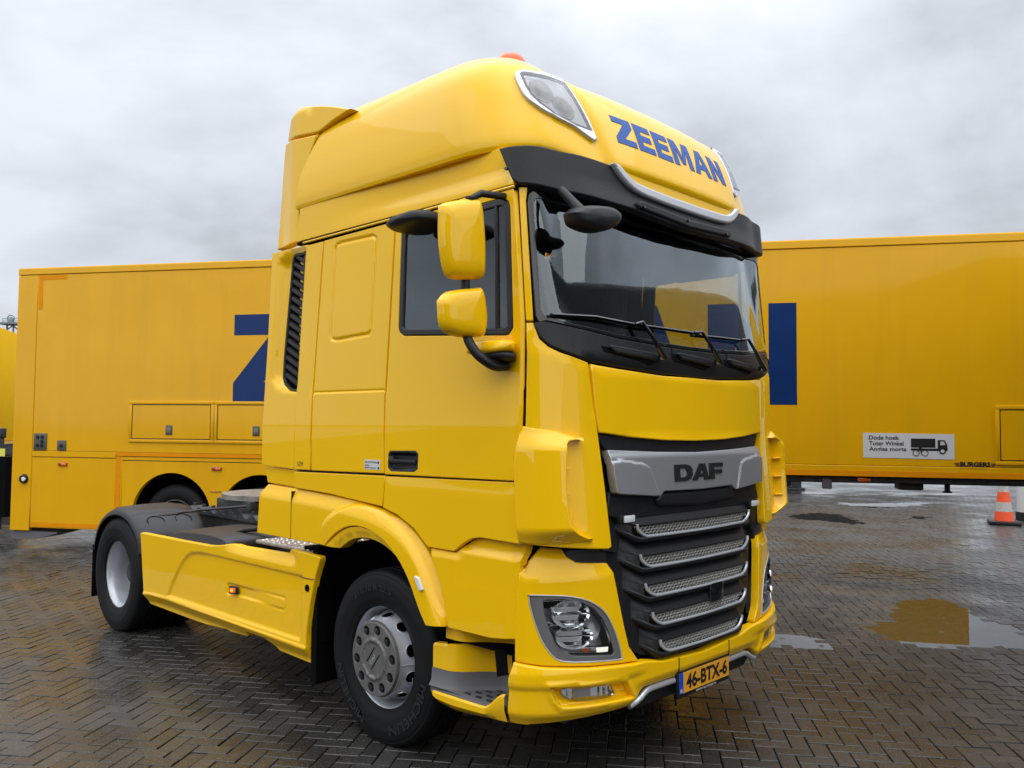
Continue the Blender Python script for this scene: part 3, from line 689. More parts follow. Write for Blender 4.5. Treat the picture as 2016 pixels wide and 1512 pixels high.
fade = nmap(n, l, v_.outputs['Distance'], .02, .22, 1, 0); m2 = n.new('ShaderNodeMath'); m2.operation = 'MULTIPLY'; l.new(wv.outputs[0], m2.inputs[0]); l.new(fade, m2.inputs[1])
bp = n.new('ShaderNodeBump'); bp.inputs['Strength'].default_value = .05; bp.inputs['Distance'].default_value = .002; l.new(m2.outputs[0], bp.inputs['Height']); l.new(bp.outputs[0], b.inputs['Normal']); l.new(bp.outputs[0], fr_.inputs['Normal'])
def inset_out(P, d):
    L = np.asarray(P, float); L = L if area2(L) > 0 else L[::-1]; t = np.roll(L, -1, axis=0)-np.roll(L, 1, axis=0); t /= np.linalg.norm(t, axis=1)[:, None]
    return L-np.stack([-t[:, 1], t[:, 0]], -1)*d
def puddle(P, z=-.0024, wob=.03):
    P = np.array(P); P = _cr(np.vstack([P, P[:1]]), 9)[:-1]
    P = inset_out(P, .14)
    c = P.mean(0); d = P-c; ang = np.arctan2(d[:, 1], d[:, 0])
    f = 1+wob*(np.sin(ang*7+1)+.7*np.sin(ang*13+2)+.6*np.sin(ang*23)+.4*np.sin(ang*41+.5))
    Q = c+d*f[:, None]
    vo, eo, fo, *_ = delaunay_2d_cdt([Vector(q) for q in Q], [(i, (i+1) % len(Q)) for i in range(len(Q))], [], 1, 1e-6)
    o = mesh_obj('puddle', [(v[0], v[1], z) for v in vo], [tuple(f) for f in fo], 'puddle_water', smooth=False)
    return tag(o, kind='structure')
for k in ('pud_a', 'pud_b', 'pud_c', 'pud_d', 'pud_e'): puddle(D[k])
# ================================================================= ZEEMAN TRAILER behind the truck
TA = R(31.5626)
trailer = empty('semi_trailer', (-9.356, -.531, 0), TA)
tag(trailer, 'long yellow box trailer with big blue letters parked behind the tractor unit', 'trailer')
TLEN, TDEP, TTOP = 13.6, 2.5, 4.0
def S_tr(d=0.):                       # side facing the camera; +x along the trailer, outside is -y
    def f(a, b):
        a = np.asarray(a, float); return np.stack([a, 0*a-d, np.asarray(b, float)+0*a], -1)
    return f
ST = S_tr(0.)
YP = 'trailer_paint'
WS = (2.53, 3.84, 5.15); WR = .60
def arch(s0, s1, zb, zt):
    """skirt outline with three round wheel cut-outs"""
    P = [(s0, zt), (s0, zb)]
    for s in WS:
        for k in range(0, 25):
            a = math.pi-k*math.pi/24
            P.append((s+WR*math.cos(a), max(zb, .56+WR*math.sin(a))))
    P += [(s1, zb), (s1, zt)]
    return P
# main box
b_ = G().box(0.0, TLEN, .03, TDEP, 1.44, TTOP-.03)
b_.obj('box_core', YP, trailer)
patch('side_wall', [(.33, 1.43), (TLEN-.1, 1.43), (TLEN-.1, 3.905), (.33, 3.905)], ST, YP, trailer, step=.4, rim=.003, depth=.04,
      relief=lambda Q: .003*np.sin(Q[:, 0]*1.1)*np.sin(Q[:, 1]*1.7+.4))
patch('top_rail', [(.0, 3.912), (TLEN, 3.912), (TLEN, 4.0), (.0, 4.0)], ST, YP, trailer, step=.6, off=.012, rim=.008, depth=.04)
G().box(0, TLEN, .0, TDEP, 3.985, 4.012, .01).obj('roof', YP, trailer)
patch('corner_post', [(.0, .31), (.322, .31), (.322, 3.906), (.0, 3.906)], ST, YP, trailer, step=.4, off=.006, rim=.012, depth=.05)
G().box(0.0, .05, .04, TDEP-.02, .31, 3.99, .01).obj('rear_frame', YP, trailer)
patch('skirt_rear', [(.33, .36), (1.665, .36), (1.665, 1.335), (.33, 1.335)], ST, YP, trailer, step=.4, rim=.003, depth=.04)
patch('skirt_rail', [(.33, 1.345), (1.665, 1.345), (1.665, 1.424), (.33, 1.424)], ST, YP, trailer, step=.4, off=.006, rim=.006, depth=.03)
patch('skirt_wheels', arch(1.77, 6.1, .40, 1.31), ST, YP, trailer, step=.12, rim=.004, depth=.06)
patch('skirt_rail', [(1.77, 1.32), (6.1, 1.32), (6.1, 1.365), (1.77, 1.365)], ST, YP, trailer, step=.5, off=.004, rim=.004, depth=.03)
G().box(.02, 6.1, .06, .10, .42, 1.44).obj('skirt_back', 'black_matt', trailer) if False else None
G().box(.35, 1.66, .05, .09, .37, 1.44).obj('skirt_core', YP, trailer)
patch('bottom_rail', [(6.1, 1.30), (TLEN, 1.30), (TLEN, 1.425), (6.1, 1.425)], ST, YP, trailer, step=.5, off=.008, rim=.008, depth=.05)
def tape(x0, x1, z0, z1, off=.004):
    return patch('reflective_tape', [(x0, z0), (x1, z0), (x1, z1), (x0, z1)], ST, 'tape_orange', trailer, step=1., off=off, rim=.0008, depth=.0035)
tape(.345, .80, 3.835, 3.895); tape(.345, .41, 3.42, 3.834)
tape(1.675, 6.1, 1.375, 1.428, .012); tape(1.672, 1.745, .42, 1.374, .005)
tape(.335, 1.66, .375, .435, .005); tape(6.1, TLEN, 1.305, 1.368, .0125)
patch('tape_post', [(1.668, .40), (1.765, .40), (1.765, 1.372), (1.668, 1.372)], ST, YP, trailer, step=.5, rim=.003, depth=.03)
# letters
LX = {'Z': 3.41}
lh0, lh1 = 2.105, 3.282
lx = 3.41; word = 'ZEEMAN'; adv = [.88, .82, .82, 1.12, 1.04, .90]; H = lh1-lh0
gapw = (10.552-3.41-H*.94*sum(adv))/5
for ch, a in zip(word, adv):
    P, Hs = GLY[ch]
    f = lambda Q: [(lx+q[0]*H*.94, lh0+q[1]*H) for q in Q]
    # each letter is one thin blue sheet
    patch('letter', f(P), ST, 'blue_letter', trailer, holes=[f(h) for h in Hs], step=.5, off=.0045, rim=.001, depth=.004)
    lx += a*H*.94+gapw
# lockers
def locker(x0, x1, z0, z1, lock):
    d = patch('locker_door', fillet([(x0, z0), (x1, z0), (x1, z1), (x0, z1)], .015), ST, YP, trailer, step=.5, off=.012, rim=.004, depth=.012)
    fr = G()
    for (a, b2, c, e) in ((x0-.055, x1+.055, z1+.012, z1+.055), (x0-.055, x1+.055, z0-.055, z0-.012), (x0-.055, x0-.012, z0-.012, z1+.012), (x1+.012, x1+.055, z0-.012, z1+.012)):
        fr.box(a, b2, -.018, .0, c, e, .006)
    fr.obj('locker_frame', YP, trailer)
    G().box(x0-.010, x1+.010, -.005, -.0045+.006, z0-.010, z1+.010).obj('locker_gap', 'seal_rubber', trailer)
    if lock:
        lx0, lz = lock
        k = G().box(lx0-.05, lx0+.05, -.022, -.010, lz-.065, lz+.065, .012).obj('lock', 'socket_grey', d)
        G().box(lx0-.032, lx0+.032, -.027, -.020, lz-.045, lz+.03, .006).obj('lock_paddle', 'bezel_grey', d)
locker(1.915, 3.09, 1.62, 2.07, (2.48, 1.735)); locker(3.205, 4.38, 1.62, 2.07, (3.77, 1.735)); locker(4.5, 5.67, 1.62, 2.07, (5.07, 1.735))
locker(12.665, 13.5, 1.51, 2.05, None)
def socket(x0, x1, z0, z1, holes):
    pl = G().box(x0, x1, -.014, -.001, z0, z1, .004).obj('socket_plate', 'socket_grey', trailer)
    for (hx, hz_) in holes:
        G().lathe([(.0001, -.028), (.022, -.028), (.026, -.022), (.026, -.013)], 16, (x0+(x1-x0)*hx, 0, z0+(z1-z0)*hz_)).obj('socket_cap', 'black_plastic', pl, fix=True)
socket(.352, .56, 1.437, 1.67, [(.32, .78), (.68, .78), (.68, .52), (.30, .28), (.66, .28)])
socket(.735, .875, 1.437, 1.575, [(.5, .48)])
def marker(x, z, w=.14):
    mk_ = G().box(x-w/2, x+w/2, -.022, 0, z-.022, z+.022, .006).obj('marker_lamp', 'red_lens', trailer)
    G().box(x-w*.1, x+w*.42, -.026, -.02, z-.016, z+.016, .004).obj('lamp_lens', 'orange_lens', mk_)
marker(.835, 1.245); marker(3.205, 1.23); marker(4.55, 1.23)
pl = G().box(3.12, 3.28, -.006, 0, .915, .945, .002).obj('maker_plate', YP, trailer)
text_on('maker_text', 'KONIS', S_tr(.006), 3.125, 3.275, .918, .942, 'black_print', pl, .001)
g = G().lathe([(.0001, -.05), (.05, -.045), (.062, -.02), (.07, -.0)], 20, (.215, -.006, 1.03)).obj('end_outline_lamp', 'black_plastic', trailer, fix=True)
G().lathe([(.0001, -.012), (.028, -.010), (.036, 0)], 16, (.235, -.045, 1.03)).obj('lamp_lens', 'lamp_white', g, fix=True)
G().ext([(-.02, .29), (.0, .20), (.42, .20), (.60, .245), (.75, .285), (.75, .30), (-.02, .30)], 'y', .03, .5).obj('rear_foot', 'step_grey', trailer, fix=True)
# warning sign and maker name
sg = patch('blind_spot_sign', [(11.256, 1.515), (12.20, 1.507), (12.20, 1.785), (11.256, 1.792)], ST, 'white_sticker', trailer, step=.5, off=.004, rim=.001, depth=.004)
S5 = S_tr(.0055)
for i, (t_, w_) in enumerate((('Dode hoek', .315), ('Toter Winkel', .360), ('Angles morts', .388))):
    text_on('sign_text', t_, S5, 11.318, 11.318+w_, 1.718-i*.0635-(.011 if t_[0] == 'A' else 0), 1.718-i*.0635+.046, 'black_print', sg, .0008, .018)
ox, oz = 11.755, 1.57
def flat(name, poly, off=.0010, holes=(), mat='black_print', par=None): return patch(name, [(ox+a, oz+b) for a, b in poly], S5, mat, par or sg, holes=[[(ox+a, oz+b) for a, b in h] for h in holes], step=.3, off=off, rim=.0002, depth=.0008)
def ring(cx, cz, r0, r1, k=24): return [(cx+r0*math.cos(2*math.pi*i/k), cz+r0*math.sin(2*math.pi*i/k)) for i in range(k)], [[(cx+r1*math.cos(2*math.pi*i/k), cz+r1*math.sin(2*math.pi*i/k)) for i in range(k)]]
flat('pictogram', [(0, .065), (0, .165), (.25, .165), (.25, .065)])
flat('pictogram', [(0, .033), (0, .055), (.26, .055), (.275, .06), (.275, .15), (.345, .15), (.372, .095), (.375, .035), (.36, .03), (.285, .03)], holes=[[(.30, .095), (.30, .137), (.336, .137), (.352, .095)]])
o_, h_ = ring(.322, .028, .034, .020); flat('pictogram', o_, .0022, h_)
flat('pictogram', ring(.322, .028, .0195, .01)[0], .0019, mat='white_sticker')
for cx in (.052, .142):
    o_, h_ = ring(cx, .005, .036, .029); flat('pictogram', o_, .0022, h_)
flat('pictogram', [(.052, .005), (.085, .048), (.10, .05), (.128, .075), (.115, .088), (.09, .068), (.075, .055), (.10, .02), (.105, -.01), (.115, -.01), (.112, .025), (.10, .045)], .0030)
o_, h_ = ring(.113, .098, .018, .010); flat('pictogram', o_, .0034, h_)
text_on('maker_name', 'BURGERS', ST, 12.25, 12.56, 1.432, 1.486, 'black_print', trailer, .005, .05)
for sg_ in (-1, 1):
    for i in range(3):
        c0 = 12.243 if sg_ < 0 else 12.567
        patch('maker_wing', [(c0, 1.472-i*.014), (c0+sg_*(.05-i*.010), 1.472-i*.014), (c0+sg_*(.05-i*.010)-sg_*.006, 1.464-i*.014), (c0, 1.464-i*.014)], ST, 'black_print', trailer, step=.5, off=.0045, rim=.0003, depth=.003)
text_on('maker_address', 'www.burgersgroup.com', S_tr(.008), 12.245, 12.53, 1.405, 1.420, 'black_print', trailer, .001, .01)
# chassis and running gear
ch = G()
for d in (.62, 1.72): ch.box(1.0, TLEN-.2, d, d+.12, 1.19, 1.30)
for s in np.arange(1.3, 13.2, .95): ch.box(s, s+.07, .10, 2.4, 1.23, 1.29)
ch.box(6.1, TLEN, .06, .14, 1.235, 1.30); ch.obj('chassis', 'steel_dark', trailer)
G().box(1.0, TLEN-.1, .08, 2.42, 1.295, 1.44).obj('floor', 'steel_dark', trailer)
G().box(1.77, 6.1, .75, .80, .3, 1.30).obj('wheel_bay_wall', 'black_matt', trailer)
for x, w, h in ((10.83, .10, .12),): G().box(x, x+w, .05, .13, 1.27-h-.0, 1.27, .01).obj('side_lamp_bracket', 'step_grey', trailer)
G().box(11.2, 11.34, .03, .07, 1.245, 1.285, .006).obj('marker_lamp', 'orange_lens', trailer)
G().box(11.66, 11.92, .15, .40, 1.15, 1.27, .02).obj('valve_box', 'steel_dark', trailer)
G().lathe([(.0001, 0), (.05, 0), (.05, .015), (.03, .02), (.03, .14)], 16, (12.2, .3, 1.12), 'z').obj('drain_valve', 'steel_dark', trailer, fix=True)
for d in (.42, 1.86):
    lg = G().box(9.55, 9.75, d, d+.2, .45, 1.3, .01).obj('landing_leg', 'steel_dark', trailer)
    G().box(9.59, 9.71, d+.04, d+.16, .05, .5, .01).obj('leg_tube', 'steel_dark', lg); G().box(9.50, 9.80, d-.05, d+.25, .0, .055, .01).obj('leg_foot', 'steel_dark', lg)
def lathe_wheel(cx, cy, cz, w, name='wheel', par=None):
    R0 = .50; k = w/2
    rim_ = G().lathe([(.0001, -k+.10), (.12, -k+.08), (.13, -k+.13), (.24, -k+.15), (.265, -k+.04), (.285, -k-.0), (.298, -k+.005)], 32, (cx, cy, cz)).obj(name, 'steel_dark', par, fix=True)
    G().lathe([(.295, -k+.01), (.31, -k-.005), (.37, -k-.016), (.44, -k-.008), (.485, -k+.02), (R0, -k+.05), (R0, k-.05), (.47, k), (.36, k+.01), (.295, k-.02)], 48, (cx, cy, cz)).obj('tyre', 'rubber', rim_, fix=True)
for s in WS:
    for d in (.28, 2.22): lathe_wheel(s, d, .5, .36, 'wheel', trailer)
    G().tube([(s, .3, .5), (s, 2.2, .5)], .07, 10).obj('axle', 'steel_dark', trailer)
for s in WS:
    G().lathe([(.605, .04), (.605, .62)], 32, (s, 0, .56), a0=0, a1=math.pi).obj('wheel_liner', 'black_matt', trailer)
# ================================================================= TRACTOR TRUCK  (front axle at x=0, forward = +x, camera side = -y)
truck = empty('tractor_truck', (0, 0, 0))
tag(truck, 'yellow tractor unit truck with tall roof parked without its trailer', 'truck')
Y = 'yellow_paint'; T = truck
SS = S_side(1.245)
def inset(P, d):
    L = np.asarray(P, float)
    if area2(L) < 0: L = L[::-1]
    d1 = L-np.roll(L, 1, axis=0); d2 = np.roll(L, -1, axis=0)-L
    d1 /= np.linalg.norm(d1, axis=1)[:, None]; d2 /= np.linalg.norm(d2, axis=1)[:, None]
    n1 = np.stack([-d1[:, 1], d1[:, 0]], -1); n2 = np.stack([-d2[:, 1], d2[:, 0]], -1); m = n1+n2
    return L+2*m/np.maximum((m*m).sum(1), .6)[:, None]*d
def smooth(P, n=6): P = np.array(P, float); return _cr(np.vstack([P, P[:1]]), n)[:-1]
def smo(P, n=6): return _cr(np.array(P, float), n)
def loc_empty(name, loc, parent): return empty(name, loc, 0, parent)
def relax(P, n=60, it=40):
    L = _cr(np.array(P, float), 12); s = np.concatenate([[0], np.cumsum(np.hypot(*np.diff(L, axis=0).T))]); t = np.linspace(0, s[-1], n)
    L = np.stack([np.interp(t, s, L[:, k]) for k in (0, 1)], -1)
    for _ in range(it): L[1:-1] = .5*L[1:-1]+.25*(L[:-2]+L[2:])
    return L
def groove(line, w, d):
    return lambda Q: -d*np.exp(-(pdist(Q, line)/w)**2)
# ---------------------------------------------------------------- cab sides
def door_mirrors(shell):
    mx = 1.005
    mu = shell('main_mirror', D['mirU'], mx, T, tilt=.12, width=.84)
    ml = shell('wide_angle_mirror', D['mirL'], mx, T, tilt=.12, width=.86)
    for d_, m_, nm in ((D['mirU'], mu, 'mirror_glass'), (D['mirL'], ml, 'mirror_glass')):
        P = smooth(d_, 4); c = P.mean(0); q = c+(P-c)*[.75, .9]
        mesh_obj(nm, np.stack([0*q[:, 0]+mx-.0165+.12*(q[:, 0]-c[0]), q[:, 0], q[:, 1]], -1), [tuple(range(len(q)))], 'chrome', m_, smooth=False)
    arm = smo([(1.02, -1.452, 2.96), (1.0, -1.455, 2.85), (.99, -1.452, 2.50), (1.0, -1.45, 2.30), (1.04, -1.435, 2.21), (1.07, -1.40, 2.165), (1.09, -1.34, 2.135), (1.09, -1.26, 2.14)], 6)
    ar = G().tube(arm, .024, 12).obj('mirror_arm', 'black_plastic', T)
    G().tube(np.array([(1.02, -1.452, 2.95), (1.04, -1.40, 2.985), (1.05, -1.24, 3.0)]), .018, 10).obj('arm_bracket', 'black_plastic', ar)
    shell('mirror_foot', [(-1.25, 2.20), (-1.25, 2.262), (-1.33, 2.268), (-1.375, 2.25), (-1.375, 2.20)], 1.04, T, bulge=.13, back=.11)
    shell('mirror_foot_base', [(-1.25, 2.155), (-1.25, 2.205), (-1.36, 2.205), (-1.35, 2.165)], 1.06, T, 'black_plastic', bulge=.11, back=.08)
def kerb_mirror():
    P = smooth([(.395, 2.905), (.445, 2.94), (.57, 2.952), (.70, 2.952), (.73, 2.91), (.70, 2.885), (.57, 2.872), (.445, 2.875)], 5); c = P.mean(0)
    rr = []
    for sc, dy in ((.03, -.16), (.5, -.155), (.8, -.13), (.95, -.09), (1, -.05), (1, .0), (.95, .06), (.8, .10), (.03, .11)):
        q = c+(P-c)*np.array([1-.35*(1-sc), sc])*(1 if sc > .5 else 1); q = c+(P-c)*sc
        rr.append(np.stack([q[:, 0], 0*q[:, 0]-1.385+dy, q[:, 1]-.25*dy*0], -1))
    A = np.array(rr).transpose(1, 0, 2); g = G().grid(A, closed_u=True); km = g.obj('kerb_mirror', 'black_plastic', T, fix=True, angle=60)
    G().tube([(.66, -1.36, 2.93), (.70, -1.30, 2.985), (.74, -1.24, 3.01)], .02, 8).obj('mirror_stay', 'black_plastic', km)
def cab_side():
    near = not MIR
    DW = fillet(D['doorwin'], .02)
    wz = 2.043
    def r_door(Q):
        h = .007*(1-sstep(wz-.010, wz, Q[:, 1]))-.006*sstep(.95, 1.2, Q[:, 0])*0
        h = h-.010*np.exp(-(pdist(Q, D['handle'], True)/.03)**2)*0
        return h
    hp = fillet(D['handle'], .012)
    dpoly = [(a-.006 if a > 1.0 else a, b) for a, b in D['door']]
    door = patch('door', dpoly, SS, Y, T, holes=[DW, inset(hp, .004)], step=.03, relief=r_door, rim=.006, depth=.03)
    patch('window_seal', inset(DW, .003), SS, 'seal_rubber', door, holes=[fillet(inset(D['doorwin'], .038), .04)], step=.06, off=.002, rim=.006, depth=.02)
    patch('window_pane', inset(fillet(inset(D['doorwin'], .038), .04), -.004), SS, 'side_glass', door, step=.2, off=-.010, rim=.001, depth=.004)
    G().tube([(1.0, -1.238, 2.33), (.985, -1.236, 2.96)], .012, 8).obj('window_bar', 'seal_rubber', door)
    # handle
    patch('door_handle', hp, SS, 'black_plastic', door, step=.012, off=.007, rim=.005, depth=.03,
          relief=lambda Q: -.030*sstep(.014, .026, pdist(Q, hp, True)))
    G().box(.165, .395, -1.262, -1.247, 1.628, 1.652, .006).obj('handle_grip', 'black_plastic', door)
    if near: G().box(.15, .19, -1.256, -1.25, 1.640, 1.664, .003).obj('key_lock', 'steel_dark', door)
    patch('door_lower', D['doorlow'], SS, Y, door, step=.05, rim=.006, depth=.03,
          relief=lambda Q: -.012*sstep(1.0, 1.17, Q[:, 0])*0+.004*sstep(1.56, 1.5, Q[:, 1]))
    patch('door_lining', inset(D['door'], .02), S_side(1.20), 'interior_dark', door, holes=[fillet(inset(D['doorwin'], .03), .04)], step=.12, rim=.002, depth=.02)
    # sleeper
    EM = D['emboss']
    def r_sl(Q):
        s = pdist(Q, EM, True)*np.where(inpoly(Q, EM), 1, -1)
        return -.010*np.exp(-((s-.014)/.009)**2)+.005*(1-sstep(wz-.012, wz, Q[:, 1]))-.004*np.exp(-((Q[:, 1]-wz)/.006)**2)
    sl = patch('sleeper_side', D['sleeper'], SS, Y, T, step=.0095, relief=r_sl, rim=.006, depth=.03)
    patch('sleeper_lower', D['sleeperlow'], SS, Y, T, step=.05, rim=.006, depth=.03)
    patch('rear_pillar', D['strip'], SS, Y, T, step=.06, rim=.006, depth=.03, relief=lambda Q: .005*(1-sstep(wz-.012, wz, Q[:, 1])))
    IN = D['intake']; IR = fillet(D['intakerec'], .03)
    rc = [(-1.192, 3.015), (-.757, 3.012), (-.831, 2.03), (-.848, 2.0), (-.861, 1.729), (-.861, 1.546), (-1.269, 1.559), (-1.272, 1.83), (-1.225, 2.4)]
    IRh = [(-.779, 2.985)]+[tuple(q) for q in IR if True][1:]
    rcn = patch('rear_corner', rc, SS, Y, T, holes=[inset(fillet(IN, .02), .006)], step=.025, rim=.006, depth=.05, off=.0,
                relief=lambda Q: -.045*sstep(-.0, .10, np.where(inpoly(Q, D['intakerec']), pdist(Q, [(-1.016, 3.002), (-1.102, 2.972), (-1.129, 2.928), (-1.185, 2.3), (-1.194, 2.145), (-1.132, 2.076), (-1.015, 2.038), (-.85, 2.03)]), 0))
                - .10*sstep(-1.15, -1.30, Q[:, 0])*0)
    patch('intake_frame', fillet(IN, .02), S_side(1.212), 'black_plastic', rcn, holes=[fillet(inset(IN, .022), .015)], step=.06, off=.004, rim=.005, depth=.03)
    patch('intake_back', IN, S_side(1.17), 'black_matt', rcn, step=.2, rim=.002, depth=.01)
    inn = inset(IN, .015)
    for k in range(17):                     # slanting louvres
        z0 = 1.99+k*.060
        seg = []
        xs = np.linspace(-1.09, -.76, 23); pts = np.stack([xs, z0+.14-(xs+1.09)*.46], -1)
        ok = inpoly(pts, inn)
        if ok.sum() < 3: continue
        q = pts[ok]; a, b = q[0], q[-1]
        g = G(); dv = .030
        P = np.zeros((2, 5, 3)); 
        for i, e in enumerate((a, b)):
            for j, (dz, dy) in enumerate(((.026, .022), (.016, .004), (.0, .0), (-.012, .004), (-.022, .024))):
                P[i, j] = (e[0], -1.212+dy, e[1]+dz)
        g.grid(P); g.obj('louvre', 'black_plastic', rcn)
    patch('rear_corner_lower', D['rearcornerlow'], S_side(1.225), Y, T, step=.1, rim=.006, depth=.05)
    # fender over the front wheel
    FU = D['fender'][:11]
    fe = [(-1.213, 1.43), (-.856, 1.42), (-.444, 1.404), (-.129, 1.384), (.09, 1.363), (.229, 1.328), (.377, 1.264), (.481, 1.181), (.539, 1.103), (.596, 1.006), (.632, .90), (.655, .804), (.661, .788), (.522, .778), (.484, .795), (.445, .874), (.378, 1.003), (.248, 1.135), (.108, 1.214), (-.037, 1.251), (-.141, 1.256), (-.217, 1.245), (-.309, 1.205), (-.387, 1.152), (-.458, 1.096), (-.67, 1.096), (-1.289, 1.096), (-1.27, 1.358)]
    up = relax(fe[:13]); lo_ = relax(fe[13:25]); fe2 = np.vstack([up, lo_, fe[25:]])
    arc_in = lo_
    def r_fe(Q):
        du = pdist(Q, up); di = pdist(Q, arc_in)
        flare = sstep(.16, .02, di)*.030                 # round lip over the wheel
        flat_ = sstep(-.62, -.30, Q[:, 0])
        ch_ = 1-du/.075; ch_ = .5*(ch_+np.sqrt(ch_*ch_+.03)); return -.034*ch_+.022*sstep(.140, .100, di)*sstep(-.55, -.36, Q[:, 0])
    fd = patch('front_fender', fe2, SS, Y, T, step=.010, off=.012, relief=r_fe, rim=.006, depth=.05)
    G().box(-.862, -.858, -1.2585, -1.2, 1.10, 1.405).obj('fender_joint', 'seal_rubber', fd)
    fi_o = relax(D['fenderin'][:13]); fi_i = relax([(.484, .79), (.456, .815)]+D['fenderin'][16:]); fi = np.vstack([fi_o, fi_i])
    patch('fender_lip', fi, S_side(1.240), Y, fd, step=.03, off=.028, rim=.006, depth=.07, relief=lambda Q: -.02*sstep(.05, 0, pdist(Q, fi_i)))
    patch('marker_lamp', fillet(D['marklamp'], .01), S_side(1.284), 'lamp_white', fd, step=.05, off=.008, rim=.004, depth=.03)
    lp = [(.507, 1.183), (.707, 1.181), (.765, 1.226), (.832, 1.264), (.866, 1.269), (1.174, 1.269), (1.150, 1.178), (1.143, .959), (1.144, .81), (.982, .789), (.667, .787), (.636, .90), (.600, 1.004), (.545, 1.10)]
    topl = lp[:6]
    patch('cab_lower_panel', lp, SS, Y, T, step=.018, rim=.006, depth=.05, off=.004,
          relief=lambda Q: -.036*np.clip(1.25*np.clip(1.19-Q[:, 1]*1.0+.0, -1, 0)/-.07+.45, 0, 1)*sstep(.70, .78, Q[:, 0])*(Q[:, 1] > 1.0)-.016*np.clip((Q[:, 1]-1.145)/.04, 0, 1)*sstep(.78, .70, Q[:, 0])-.018*sstep(1.08, 1.15, Q[:, 0]))
    # black wheel house
    G().lathe([(.62, -1.19), (.64, -.72)], 40, (0, 0, .55), a0=R(-8), a1=R(188)).obj('wheel_housing', 'black_matt', T)
    G().box(-.70, .64, -.74, -.70, .25, 1.24).obj('wheel_housing_wall', 'black_matt', T)
    G().box(-.70, -.64, -1.19, -.72, .20, 1.06).obj('mud_flap', 'black_matt', T)
    # roof gutter and band
    G().box(-.88, 1.125, -1.243, -1.15, 3.024, 3.044).obj('roof_gutter', 'black_matt', T)
    G().tube([(-.80, -1.244, 3.030), (.3, -1.247, 3.034), (1.12, -1.246, 3.038)], .007, 6).obj('drip_rail', Y, T)
    band = [(-.885, 3.048), (1.112, 3.052), (1.088, 3.10), (1.0, 3.262), (.99, 3.275), (-.86, 3.285)]
    patch('roof_band', band, S_side(1.240), Y, T, step=.05, rim=.006, depth=.05, relief=lambda Q: -.040*sstep(-.75, .6, Q[:, 0])*sstep(3.06, 3.13, Q[:, 1]))
    # side deflector behind the roof
    rd = [(-1.263, 3.060), (-1.222, 3.377), (-1.188, 3.68), (-1.159, 3.79), (-.711, 3.742), (-.814, 3.578), (-.872, 3.487), (-.905, 3.321), (-.912, 3.184), (-.892, 3.056)]
    rd = np.vstack([smo(rd[:4], 4), smo(rd[4:], 4)])
    df = patch('side_deflector', rd, S_side(1.205), Y, T, step=.05, off=.012, rim=.012, depth=.06, relief=lambda Q: -.05*sstep(-.95, -1.25, Q[:, 0]))
    rt = smo([(-1.154, 3.806), (-1.08, 3.936), (-1.017, 3.992), (-.92, 3.99), (-.828, 3.962), (-.588, 3.9), (-.334, 3.815)], 4)
    rt = np.vstack([rt, [(-.527, 3.79), (-.70, 3.752)]])
    patch('roof_spoiler_side', rt, S_side(1.205), Y, T, step=.05, off=.010, rim=.012, depth=.10, relief=lambda Q: -.05*sstep(-.95, -1.2, Q[:, 0])-.04*sstep(3.93, 4.02, Q[:, 1]))
    # mirrors
    def shell(name, poly, x0, parent, mat=Y, bulge=.055, back=.014, tilt=0., width=1.):
        P = smooth(poly, 5); c = P.mean(0); P = c+(P-c)*[width, 1]; rings = []
        for sc, dx in ((.02, bulge), (.5, bulge*.96), (.76, bulge*.86), (.89, bulge*.68), (.96, bulge*.42), (.99, bulge*.12), (1.0, -bulge*.3), (.985, -back*.8), (.95, -back)):
            q = c+(P-c)*sc; rings.append(np.stack([0*q[:, 0]+x0+dx+tilt*(q[:, 0]-c[0]), q[:, 0], q[:, 1]], -1))
        A = np.array(rings).transpose(1, 0, 2)
        g = G().grid(A, closed_u=True); n = len(P); nv = A.shape[1]
        g.F.append(tuple(i*nv+nv-1 for i in range(n))); g.F.append(tuple(reversed([i*nv for i in range(n)])))
        return g.obj(name, mat, parent, fix=True, angle=60)
    if near: door_mirrors(shell)
    # kerb mirror over the door (passenger side only)
    if near: kerb_mirror()
    # steps below the door
    st = T
    w1 = [(.503, -1.205), (.66, -1.185), (.78, -1.06), (.90, -.985), (1.06, -.985), (1.13, -1.0)]
    wl_ = smo(w1, 5)
    z0 = np.interp(wl_[:, 0], [.5, .69, .9, 1.13], [.672, .690, .72, .72])
    P = np.stack([np.stack([wl_[:, 0], wl_[:, 1], 0*z0+.50], -1), np.stack([wl_[:, 0], wl_[:, 1], z0-.01], -1), np.stack([wl_[:, 0], wl_[:, 1]+.012, z0], -1), np.stack([wl_[:, 0], wl_[:, 1]+.05, z0], -1)], 1)
    stp = G().grid(P).obj('entry_step', Y, st)
    P = np.stack([np.stack([wl_[:, 0], wl_[:, 1]-.006, 0*z0+.548], -1), np.stack([wl_[:, 0], wl_[:, 1]-.012, 0*z0+.480], -1), np.stack([wl_[:, 0], wl_[:, 1]-.03, 0*z0+.456], -1)], 1)
    g = G().grid(P)
    g.obj('step_back', 'step_grey', stp)
    tr_out = [(.505, -1.222), (.80, -1.235), (.94, -1.238), (1.01, -1.225), (1.055, -1.16), (1.12, -1.08), (1.13, -1.0)]
    to = smo(tr_out, 5)
    n = len(wl_); t_ = np.linspace(0, 1, n)
    oi = np.stack([np.interp(np.linspace(0, 1, n), np.linspace(0, 1, len(to)), to[:, k]) for k in (0, 1)], -1)
    P = np.stack([np.stack([wl_[:, 0], wl_[:, 1]-.03, 0*t_+.457], -1), np.stack([oi[:, 0], oi[:, 1]+.012, 0*t_+.450], -1), np.stack([oi[:, 0], oi[:, 1], 0*t_+.444], -1), np.stack([oi[:, 0], oi[:, 1], 0*t_+.42], -1)], 1)
